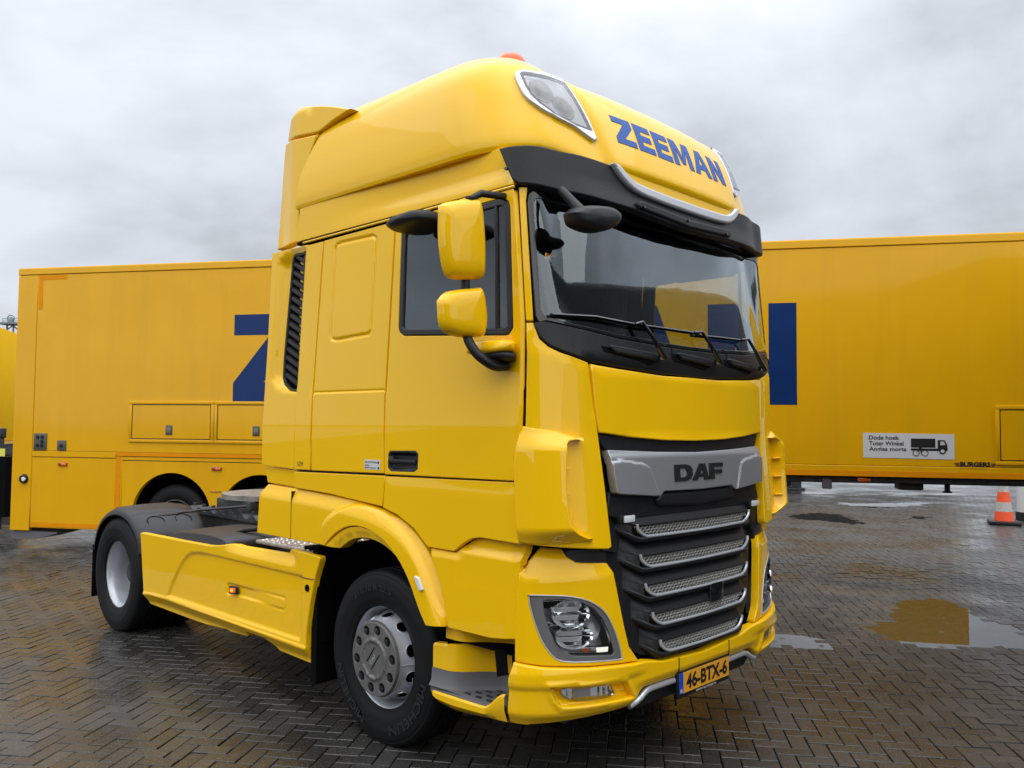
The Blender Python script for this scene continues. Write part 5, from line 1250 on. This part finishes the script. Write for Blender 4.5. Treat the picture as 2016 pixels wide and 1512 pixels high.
def tyre_text(txt, cx, cz, y, r, a0, a1, h, parent):
    V, F = text_mesh(txt, 1., .02); lo, hi = V.min(0), V.max(0)
    an = a0+(V[:, 0]-lo[0])/(hi[0]-lo[0])*(a1-a0); rr_ = r+(V[:, 1]-lo[1])/(hi[1]-lo[1])*h
    # outside is -y: reading clockwise seen from outside
    P = np.stack([cx+rr_*np.cos(an), 0*an+y, cz+rr_*np.sin(an)], -1)
    mesh_obj('tyre_lettering', P, F, 'tyre_letter', parent, smooth=False)
def S_prof(prof_, cx, cz):
    pl = Plan(prof_)
    def f(a, b):
        a = np.asarray(a, float); b = np.asarray(b, float); r, y = pl(b); t = a/.23
        return np.stack([cx+r*np.cos(t), y+0*a, cz+r*np.sin(t)], -1)
    return f, pl.l[-1]
def front_wheel():
    cz = .489
    wh = G().lathe([(.262, -1.00), (.264, -1.04), (.270, -1.10), (.282, -1.135), (.292, -1.150), (.299, -1.153), (.303, -1.150), (.303, -1.140), (.29, -1.13), (.27, -1.0)], 72, (0, 0, cz)).obj('wheel', 'wheel_silver', T, fix=True)
    ty = tyre_obj(0, -1.18, .315, wh)
    if not MIR:
        tyre_text('MICHELIN', 0, cz, -1.1865, .378, R(-10), R(-75), .055, wh)
        tyre_text('315/70 R 22.5', 0, cz, -1.1865, .385, R(128), R(75), .035, wh)
        tyre_text('MICHELIN', 0, cz, -1.1865, .378, R(250), R(195), .055, wh)
    # disc with hand holes
    S_, Lc = S_prof([(.266, -1.045), (.257, -1.068), (.247, -1.095), (.236, -1.125), (.223, -1.165), (.213, -1.20)], 0, cz)
    holes = []
    for k in range(10):
        a = (k+.5)*2*math.pi/10*.23; holes.append([(a+.034*math.cos(t), .088+.033*math.sin(t)) for t in np.linspace(0, 2*np.pi, 16, endpoint=False)])
    patch('wheel_disc', [(0.0001, 0), (2*math.pi*.23-.0001, 0), (2*math.pi*.23-.0001, Lc), (.0001, Lc)], lambda a, b: S_(-a, b), 'wheel_silver', wh, holes=holes, step=.02, rim=.002, depth=.008, angle=60)
    G().lathe([(.0001, -.98), (.26, -.98)], 48, (0, 0, cz)).obj('wheel_back', 'black_matt', wh)
    def S_d(a, b): a = np.asarray(a, float); return np.stack([a, 0*a-1.222, cz+np.asarray(b, float)+0*a], -1)
    circ = lambda r, cx=0, cz_=0, n=48: [(cx+r*math.cos(2*math.pi*i/n), cz_+r*math.sin(2*math.pi*i/n)) for i in range(n)]
    nuts = [(.1675*math.cos(2*math.pi*(k+.25)/10), .1675*math.sin(2*math.pi*(k+.25)/10)) for k in range(10)]
    def r_hub(Q):
        r = np.hypot(Q[:, 0], Q[:, 1]); return .010*sstep(.125, .112, r)-.008*sstep(.102, .094, r)
    hub = patch('hub_cover', circ(.211, n=72), S_d, 'hub_grey', wh, holes=[circ(.027, a, b, 18) for a, b in nuts], step=.012, relief=r_hub, rim=.006, depth=.032)
    nut0 = None
    for a, b in nuts:
        if nut0 is None:
            gg = G().lathe([(.0205, .0), (.0205, .018), (.0175, .026), (.0001, .030)], 6, (0, 0, 0)); gg.V = [(x, -y, z) for x, y, z in gg.V]
            nut0 = gg.obj('wheel_nut', 'black_gloss', wh, fix=True, angle=20); nut0.location = (a, (-1.202 if not MIR else 1.202), cz+b)
        else:
            o = nut0.copy(); col.objects.link(o); o.parent = wh; o.location = (a, (-1.202 if not MIR else 1.202), cz+b)
    G().lathe([(.0001, -1.19), (.205, -1.19)], 40, (0, 0, cz)).obj('hub_shadow', 'black_matt', wh)
    if not MIR:
        text_on('hub_badge', 'DAF', lambda a, b: (lambda q: q)(np.stack([np.asarray(a)*math.cos(R(52))-np.asarray(b)*math.sin(R(52)), 0*np.asarray(a)-1.2245, cz+np.asarray(a)*math.sin(R(52))+np.asarray(b)*math.cos(R(52))], -1)), -.035, .035, -.008, .014, 'wheel_silver', wh, .0015, .0)
        for dd in (-.022, .035): G().tube([(-.055*math.cos(R(52))-dd*math.sin(R(52)), -1.226, cz-.055*math.sin(R(52))+dd*math.cos(R(52))), (.06*math.cos(R(52))-dd*math.sin(R(52)), -1.226, cz+.06*math.sin(R(52))+dd*math.cos(R(52)))], .003, 6).obj('hub_line', 'black_plastic', wh)
        G().tube([(.275, -1.157, cz-.10), (.285, -1.165, cz-.06)], .004, 6).obj('valve', 'chrome', wh)
def rear_wheel():
    cz = .489; cx = -3.7967
    wh = G().lathe([(.0001, -.965), (.15, -.965), (.165, -.985), (.20, -.99), (.235, -.97), (.250, -.985), (.255, -1.02), (.262, -1.06), (.263, -1.13), (.275, -1.165), (.290, -1.182), (.299, -1.188), (.303, -1.184), (.303, -1.17), (.28, -1.15), (.27, -1.0)], 72, (cx, 0, cz)).obj('wheel', 'wheel_silver', T, fix=True)
    tyre_obj(cx, -1.225, .295, wh); tyre_obj(cx, -.895, .295, wh)
    hb = G().lathe([(.0001, -1.09), (.08, -1.09), (.11, -1.07), (.125, -1.0), (.13, -.97)], 32, (cx, 0, cz)).obj('hub', 'steel_dark', wh, fix=True)
    for k in range(10):
        a = 2*math.pi*k/10; G().lathe([(.0001, -1.03), (.016, -1.03), (.018, -.985)], 6, (cx+.1675*math.cos(a), 0, cz+.1675*math.sin(a))).obj('wheel_nut', 'steel_dark', wh, fix=True)
front_wheel(); rear_wheel()
MIR = True; front_wheel(); rear_wheel(); MIR = False
# ---------------------------------------------------------------- side fairing
SK = np.array([(-3.284, .908), (-2.596, .917), (-2.071, .927), (-1.982, .932), (-1.853, .95), (-1.768, .966), (-1.685, .971), (-1.603, .966), (-.99, .978), (-.948, 1.017), (-.745, 1.018), (-.559, 1.011), (-.626, .862), (-.675, .687), (-.709, .504), (-.71, .313), (-.937, .318), (-1.096, .322), (-1.151, .346), (-1.245, .381), (-1.514, .383), (-1.516, .34), (-1.767, .329), (-1.821, .336), (-2.174, .317), (-2.435, .316), (-3.156, .32), (-3.182, .406)])
CRZ = lambda x: np.interp(x, [-3.2, -3.0, -2.7, -.7], [.407, .424, .430, .414])
def fairing():
    arc = D['skirtarc']
    panel_in = np.vstack([smo(arc, 5), [(-.775, .863), (-.79, .43), (-2.73, .43)]])
    slot = D['skirtslot']
    def r_sk(Q):
        x, z = Q[:, 0], Q[:, 1]; h = 0*x
        cz_ = CRZ(x); h = h-.045*sstep(0, .09, cz_-z)+.010*np.exp(-((z-cz_)/.012)**2)
        s = pdist(Q, panel_in, True)*np.where(inpoly(Q, panel_in), 1, -1)
        h = h-.016*sstep(-.012, .012, s)*sstep(.445, .47, z)
        s2 = pdist(Q, slot, True)*np.where(inpoly(Q, slot), 1, -1); h = h-.012*sstep(-.004, .008, s2)*sstep(-.95, -1.75, x)-.004*np.exp(-(s2/.006)**2)
        h = h-.03*sstep(.90, .99, z)*sstep(-1.9, -1.6, x)*sstep(-.80, -.95, x)
        return h-.006*np.exp(-((x+.775-(.9-z)*.25*0)/.012)**2)*sstep(.45, .5, z)
    sk = patch('side_fairing', fillet(SK, .02), S_side(1.225), Y, T, step=.0135, off=.0, relief=r_sk, rim=.008, depth=.045)
    G().tube([(-.79, -1.227, .860), (-.70, -1.227, .860), (-.632, -1.227, .862)], .003, 5).obj('fairing_joint', 'seal_rubber', sk)
    lm = patch('side_marker', fillet([(-1.719, .674), (-1.61, .68), (-1.605, .628), (-1.714, .618)], .012), S_side(1.226), 'black_plastic', sk, step=.05, off=.004, rim=.004, depth=.02)
    patch('marker_lens', inset([(-1.714, .618), (-1.605, .628), (-1.61, .68), (-1.719, .674)], .010), S_side(1.23), 'orange_lens', sk, step=.05, off=.004, rim=.003, depth=.01)
    patch('marker_led', [(-1.675, .638), (-1.645, .64), (-1.647, .662), (-1.677, .660)], S_side(1.236), 'lit_orange', sk, step=.05, off=.003, rim=.002, depth=.004)
    G().lathe([(.0001, -1.232), (.022, -1.232), (.022, -1.222)], 16, (-.70, 0, .80)).obj('fairing_hole', 'black_matt', sk)
    # rear mud guard
    pr = [(-4.315, .67), (-4.30, .74), (-4.24, .86), (-4.14, .96), (-4.0, 1.03), (-3.86, 1.062), (-3.74, 1.07), (-3.62, 1.058), (-3.50, 1.025), (-3.40, .97), (-3.32, .905), (-3.27, .84), (-3.24, .74)]
    pr = smo(pr, 9)
    ysec = [(-1.236, -.050), (-1.232, -.022), (-1.215, -.006), (-1.16, .012), (-1.0, .020), (-.80, .022), (-.66, .012), (-.62, -.006), (-.60, -.04)]
    P = np.zeros((len(pr), len(ysec), 3)); cc = np.array([-3.797, .45])
    for i, q in enumerate(pr):
        d = (q-cc)/np.linalg.norm(q-cc)
        for j, (y, o) in enumerate(ysec):
            bump = .012*max(0, math.sin((q[0]+3.8)*30))*(1 if -1.18 < y < -.68 and q[1] > .98 else 0)
            r = q+d*(o+bump); P[i, j] = (r[0], y, r[1])
    md = G().grid(P).obj('rear_mudguard', 'fender_plastic', T, angle=50)
    inner = P.copy(); inner[:, :, 0] += 0; inner[:, :, 2] -= .012; G().grid(inner[:, ::-1]).obj('mudguard_inside', 'black_matt', md)
    G().box(-4.322, -4.308, -1.232, -.62, .22, .70, .004).obj('mud_flap', 'black_matt', md)
    for y in (-1.05, -.80):
        U = smo([(-3.385, y-.07, .958), (-3.43, y-.065, .99), (-3.46, y, 1.005), (-3.43, y+.065, .99), (-3.385, y+.07, .958)], 4)+[0.02, 0, .014]
        G().tube(U, .003, 5).obj('mudguard_clip', 'black_matt', md)
    # plastic cover ahead of it
    cvp = smo([(-3.0, .86), (-2.9, .93), (-2.6, .985), (-2.2, 1.005), (-1.95, .995), (-1.86, .95), (-1.84, .85)], 5)
    P = np.zeros((len(cvp), 6, 3))
    for j, (y, o) in enumerate(((-1.19, -.10), (-1.17, -.02), (-1.10, 0), (-.70, .01), (-.62, -.01), (-.60, -.08))): P[:, j] = np.stack([cvp[:, 0], 0*cvp[:, 0]+y, cvp[:, 1]+o], -1)
    G().grid(P).obj('tank_cover', 'fender_plastic', T, angle=50)
    G().box(-3.0, -.72, -1.16, -.70, .40, .88).obj('fuel_tank', 'black_matt', T)
fairing(); MIR = True; fairing(); MIR = False
# ---------------------------------------------------------------- chassis
ch = G()
for y in (-.43, .37): ch.box(-4.7, .9, y, y+.06, .72, .98)
for x in (-4.6, -3.3, -2.4, -1.4): ch.box(x, x+.1, -.4, .4, .76, .94)
ch.obj('chassis_frame', 'steel_dark', T)
G().tube([(-3.797, -1.0, .489), (-3.797, 1.0, .489)], .12, 14).obj('rear_axle', 'steel_dark', T); G().tube([(0, -1.0, .45), (0, 1.0, .45)], .07, 12).obj('front_axle', 'steel_dark', T)
G().box(-.5, 1.0, -.75, .75, .45, 1.2).obj('engine_bay', 'black_matt', T)
# catwalk with tread plate
cwk = G().box(-1.55, -.72, -1.12, -.52, .985, 1.012, .008).obj('catwalk_plate', 'aluminium', T)
st_ = G(); k = 0
for i in range(21):
    for j in range(15):
        x = -1.52+i*.038+(.019 if j % 2 else 0); y = -1.095+j*.038; a = R(45 if (i+j) % 2 else -45)
        if x > -.75: continue
        c_, s_ = math.cos(a), math.sin(a); L, W = .014, .004
        V = [(x+c_*dx-s_*dy, y+s_*dx+c_*dy, z) for dx, dy, z in ((-L, 0, 1.0125), (0, -W, 1.0125), (L, 0, 1.0125), (0, W, 1.0125), (0, 0, 1.0165))]
        st_.add(V, [(0, 1, 4), (1, 2, 4), (2, 3, 4), (3, 0, 4)])
st_.obj('tread_pattern', 'chrome', cwk, smooth=False)['kind'] = 'stuff'
hs = G()
for dx in (0, .05): hs.tube([(-.86+dx, -1.15, 1.03), (-.82+dx, -1.0, 1.035), (-.78+dx, -.7, 1.03)], .014, 8)
hs.obj('air_hose', 'rubber', cwk)
G().tube([(-2.25, -1.05, .95), (-2.0, -.95, 1.02), (-1.85, -.80, 1.04), (-1.5, -.55, 1.04)], .014, 8).obj('cable_conduit', 'rubber', T)
# fifth wheel
fwx, fwz = -3.25, 1.14
oa = [(.46*math.cos(a), .46*math.sin(a)) for a in np.linspace(R(40), R(320), 36)]
fw = G().ext([(fwx+a, b) for a, b in oa]+[(fwx+.18, -.05), (fwx+.18, .05)], 'z', fwz, fwz+.045).obj('fifth_wheel', 'steel_worn', T, fix=True)
G().box(fwx-.32, fwx+.30, -.40, -.30, 1.0, 1.14, .01).obj('fifth_wheel_bracket', 'steel_dark', fw); G().box(fwx-.32, fwx+.30, .30, .40, 1.0, 1.14, .01).obj('fifth_wheel_bracket', 'steel_dark', fw)
G().tube([(fwx+.28, -.42, 1.10), (fwx+.15, -.80, 1.08), (fwx+.12, -.98, 1.065)], .011, 8).obj('release_handle', 'steel_dark', fw)
k_ = np.linspace(0, 2*np.pi, 20); G().tube([(fwx+.12+.035*math.cos(t), -1.05+.075*math.sin(t), 1.062) for t in k_], .010, 6).obj('handle_loop', 'steel_dark', fw)
pt_ = [( -2.55, 0), (-2.55, .035)]
xs = np.linspace(-2.45, -4.1, 34); pw = [(x, 1.0+.035*(1 if (i // 2) % 2 else 0)) for i, x in enumerate(xs)]
mp_ = G()
for y0 in (-.47, .33):
    P = np.array([[(x, y0, z), (x, y0+.14, z)] for x, z in pw]); mp_.grid(P); P2 = np.array([[(x, y0, z), (x, y0, .975)] for x, z in pw]); mp_.grid(P2)
mp_.obj('mounting_plate', 'steel_dark', T, angle=20)
bo = G()
for x in np.linspace(-2.5, -4.0, 9): bo.lathe([(.0001, .03), (.018, .03), (.02, 0)], 6, (x, -.40, 1.03), 'z')
bo.obj('mounting_bolts', 'steel_dark', T, fix=True)
G().box(-2.35, -1.9, -.35, .35, .98, 1.10, .03).obj('air_tank_cover', 'steel_dark', T)
# ---------------------------------------------------------------- cab interior
G().box(-.86, 1.05, -1.17, 1.17, 1.40, 1.45).obj('cab_floor', 'interior_dark', T)
G().box(-.87, -.84, -1.18, 1.18, 1.45, 3.65).obj('cab_back_lining', 'interior_grey', T)
G().box(-.84, .62, -1.0, 1.0, 3.60, 3.63).obj('cab_ceiling', 'interior_grey', T)
G().box(.55, 1.08, -1.10, 1.10, 2.90, 3.30, .05).obj('overhead_shelf', 'interior_dark', T)
G().box(-.84, -.10, -1.12, 1.12, 1.80, 2.02, .05).obj('bunk', 'seat_cloth', T)
da = np.array([(.62, 1.5), (.66, 2.12), (.74, 2.24), (.95, 2.26), (1.14, 2.23), (1.20, 2.15), (1.20, 1.5)]); G().ext(da, 'y', -1.06, 1.06).obj('dashboard', 'interior_dark', T, fix=True)
G().box(.60, .85, .30, .86, 2.2, 2.34, .05).obj('instrument_cowl', 'interior_dark', T)
sw = np.linspace(0, 2*np.pi, 32); tl = R(35)
sr = G().tube([(.52+.225*math.sin(t)*math.sin(tl), .58+.225*math.cos(t), 2.25+.225*math.sin(t)*math.cos(tl)) for t in sw], .017, 8).obj('steering_wheel', 'black_plastic', T)
G().box(.47, .57, .48, .68, 2.15, 2.30, .03).obj('steering_hub', 'black_plastic', sr); G().tube([(.52, .58, 2.22), (.75, .58, 2.0)], .04, 8).obj('steering_column', 'black_plastic', sr)
for dd in (-1, 1): G().tube([(.52, .58, 2.24), (.52, .58+dd*.22, 2.26)], .02, 6).obj('steering_spoke', 'black_plastic', sr)
def seat(y):
    s = G().box(-.15, .38, y-.26, y+.26, 1.85, 2.02, .06, 3).obj('seat', 'seat_cloth', T)
    bk = G(); bk.box(-.28, -.12, y-.25, y+.25, 1.98, 2.62, .07, 3); bk.box(-.27, -.15, y-.14, y+.14, 2.62, 2.84, .05, 3); bk.obj('seat_back', 'seat_cloth', s)
    G().box(-.05, .30, y-.2, y+.2, 1.45, 1.86, .03).obj('seat_base', 'interior_dark', s)
seat(-.62); seat(.62)
for y in (-1.12, 1.12): G().box(-.10, .06, y-.03, y+.03, 2.05, 3.6, .02).obj('side_curtain', 'interior_grey', T)
for s_ in (-1, 1):
    y0, y1 = sorted((s_*1.195, s_*1.21))
    G().box(-.85, .155, y0, y1, 1.42, 3.30).obj('side_lining', 'interior_dark', T)
    y2, y3 = sorted((s_*1.16, s_*1.175)); G().box(.10, .92, y2, y3, 3.0, 3.30).obj('side_lining', 'interior_dark', T)
    G().box(.10, 1.12, y0, y1, 1.42, 2.28).obj('side_lining', 'interior_dark', T)
G().box(.80, .84, -1.05, 1.05, 3.28, 3.6).obj('header_lining', 'interior_dark', T)
G().ext([(.95, 1.28), (1.13, 1.27), (1.13, 1.335), (.95, 1.335)], 'z', .88, 1.29).obj('step_flap', Y, T, fix=True)
# ================================================================= OTHER THINGS IN THE YARD
# second yellow trailer, far left
t2 = empty('box_trailer', (-17.3, 1.10, 0), math.atan2(.683, -1.202))
tag(t2, 'bright yellow trailer cut by the left edge of the picture behind the long trailer', 'trailer')
G().box(-4.0, 9.0, 0, 2.5, 1.35, 4.0, .02).obj('body', 'plain_yellow', t2)
G().box(-4.0, 9.0, -.02, 2.52, 1.28, 1.345).obj('bottom_rail', 'trailer_paint', t2)
G().box(-3.9, 8.9, .3, 2.2, .95, 1.28).obj('chassis', 'steel_dark', t2)
for s in (1.0, 2.4, 3.8):
    for d in (2.2, .22): lathe_wheel(s, d, .5, .36, 'wheel', t2)
G().box(-.5, 6, 1.2, 1.4, .3, 1.2).obj('skirt', 'black_matt', t2)
# low loader rear lamp bracket at the very left
def at(px, py, dep):
    f = np.array([-.69385, .71853, .04778]); r = np.array([.71961, .69432, .00873]); u = np.array([.0269, -.04044, .99882]); c = np.array([4.00685, -4.24044, 1.85208])
    return c+dep*(f+r*(px-1008)/1663.26-u*(py-756)/1663.26)
q = at(3, 868, 14.5)
lb = empty('mounting_post', (q[0], q[1], 0), R(31))
tag(lb, 'dark steel post with a pale yellow reflector at the left edge', 'post')
G().box(-.10, .02, -.05, .05, 0, q[2]+.05, .01).obj('post', 'steel_dark', lb)
G().box(-.14, .04, -.07, .07, q[2]+.05, q[2]+.22, .02).obj('hook', 'steel_dark', lb)
G().box(.03, .13, -.06, -.05, q[2]-.26, q[2]-.13).obj('reflector', 'yellow_reflector', lb)
G().box(-.3, .16, -.06, .3, .2, q[2]-.27).obj('bumper_beam', 'black_matt', lb)
# far gantry above the trailers
gq = at(22, 640, 70.)
gm = empty('silo_platform', (gq[0], gq[1], 0), R(40))
tag(gm, 'distant grey steel platform with a round hoop above the far left trailer', 'platform')
gz = gq[2]
pf = G().box(-.75, .75, -.6, .6, gz+.02, gz+.18).obj('deck', 'far_steel', gm)
lg = G()
for x in (-.35, .2): lg.tube([(x, 0, 0), (x, 0, gz+.05)], .07, 6)
lg.tube([(-.35, 0, gz-.4), (.2, 0, gz)], .05, 6); lg.tube([(.2, 0, gz-.05), (.7, 0, gz-.5)], .05, 6); lg.obj('legs', 'far_steel', gm)
hp_ = np.linspace(0, np.pi, 20); G().tube([(-.05+.32*math.cos(t), 0, gz+.45+.38*math.sin(t)) for t in hp_], .04, 6).obj('hoop', 'far_steel', gm)
G().lathe([(.26, .0), (.26, .25), (.2, .4), (.0001, .55)], 14, (-.05, 0, gz+.18), 'z').obj('dome', 'far_steel', gm, fix=True)
rl_ = G()
for z in (.35, .55): rl_.tube([(-.75, 0, gz+z), (.75, 0, gz+z)], .025, 5)
for x in (-.74, .74): rl_.tube([(x, 0, gz+.1), (x, 0, gz+.55)], .025, 5)
rl_.obj('railing', 'far_steel', gm)
# traffic cone
cx, cy = D['cone'][2]
cn = empty('traffic_cone', (cx, cy, 0), R(20))
tag(cn, 'orange and white traffic cone under the trailer at the right', 'traffic cone')
hC = 1.0; rad = lambda z: .175-.125*(z-.06)/(hC-.06)
G().box(-.27, .27, -.27, .27, 0, .07, .02).obj('base', 'black_plastic', cn)
for z0, z1, m_ in ((.065, .25, 'cone_orange'), (.25, .43, 'cone_white'), (.43, .63, 'cone_orange'), (.63, .80, 'cone_white'), (.80, 1.0, 'cone_orange')):
    G().lathe([(rad(z0), z0), (rad(z1), z1)]+([(.0001, z1)] if z1 >= 1 else []), 28, (0, 0, 0), 'z').obj('sleeve', m_, cn, fix=True)
# white post at the right edge
qx, qy = -.37, 15.44
po = empty('white_post', (qx, qy, 0), 0)
tag(po, 'thick white post with a black foot at the right edge behind the cone', 'post')
G().lathe([(.27, .0), (.27, .17), (.25, .175)], 28, (0, 0, 0), 'z').obj('foot', 'black_plastic', po, fix=True)
G().lathe([(.245, .17), (.245, 2.2), (.0001, 2.2)], 28, (0, 0, 0), 'z').obj('shaft', 'post_white', po, fix=True)
# yellow trailer far behind, seen mirrored in the puddle and the wet paving
t3 = empty('far_trailer', (-3.30, 21.65, 0), R(31.56+180))
tag(t3, 'yellow trailer far behind the long one, mirrored in the brown puddle, on dark steel legs', 'trailer')
G().box(0, 13.6, -2.5, 0, 1.25, 4.15, .02).obj('body', 'shaded_yellow_paint', t3)
G().box(.3, 13.3, -2.2, -.3, .58, 1.25).obj('chassis', 'steel_dark', t3)
for s in (9.0, 10.3, 11.6):
    for d in (-2.2, -.25): lathe_wheel(s, d, .5, .36, 'wheel', t3)
for d in (-.55, -1.9):
    lg_ = G().box(4.35, 4.62, d-.13, d+.13, .04, 1.25, .01).obj('landing_leg', 'steel_dark', t3); G().box(4.25, 4.72, d-.2, d+.2, 0, .045, .01).obj('leg_foot', 'steel_dark', lg_)
# warehouse row on the far side of the yard, behind the photographer, mirrored in the doors
simple('cladding', (.05, .053, .056), .6, var=.2, vscale=.4); simple('dock_door', (.30, .31, .32), .5)
wh_ = empty('warehouse', (38, -44, 0), R(133))
tag(wh_, 'long low grey warehouse behind the photographer, mirrored in the truck door', 'warehouse')
G().box(-55, 45, -6, 6, 0, 5.6).obj('wall', 'cladding', wh_); G().box(-55.3, 45.3, -6.3, 6.3, 5.5, 5.9).obj('roof', 'steel_dark', wh_)
for s in range(-50, 42, 7):
    for sg_ in (1,): G().box(s, s+3.5, 6.0, 6.06, .9, 4.4).obj('dock_door', 'dock_door', wh_)

simple('curtain_grey', (.035, .038, .042), .5, var=.2, vscale=2)
t4 = empty('parked_trailer', (3.65, .65, 0), R(105.6))
tag(t4, 'dark grey box trailer right of the picture, mirrored in the windscreen', 'trailer')
G().box(0, 4.7, -2.5, 0, 1.1, 4.0, .10, 4).obj('body', 'curtain_grey', t4); G().box(.2, 4.5, -2.3, -.2, .8, 1.1).obj('chassis', 'steel_dark', t4)
for s in (2.9, 4.0):
    for d in (-.3, -2.2): lathe_wheel(s, d, .5, .36, 'wheel', t4)
for d in (-.6, -2.2):
    lg_ = G().box(.6, .8, d, d+.2, .05, 1.0, .01).obj('landing_leg', 'steel_dark', t4); G().box(.5, .9, d-.1, d+.3, 0, .05, .01).obj('leg_foot', 'steel_dark', lg_)
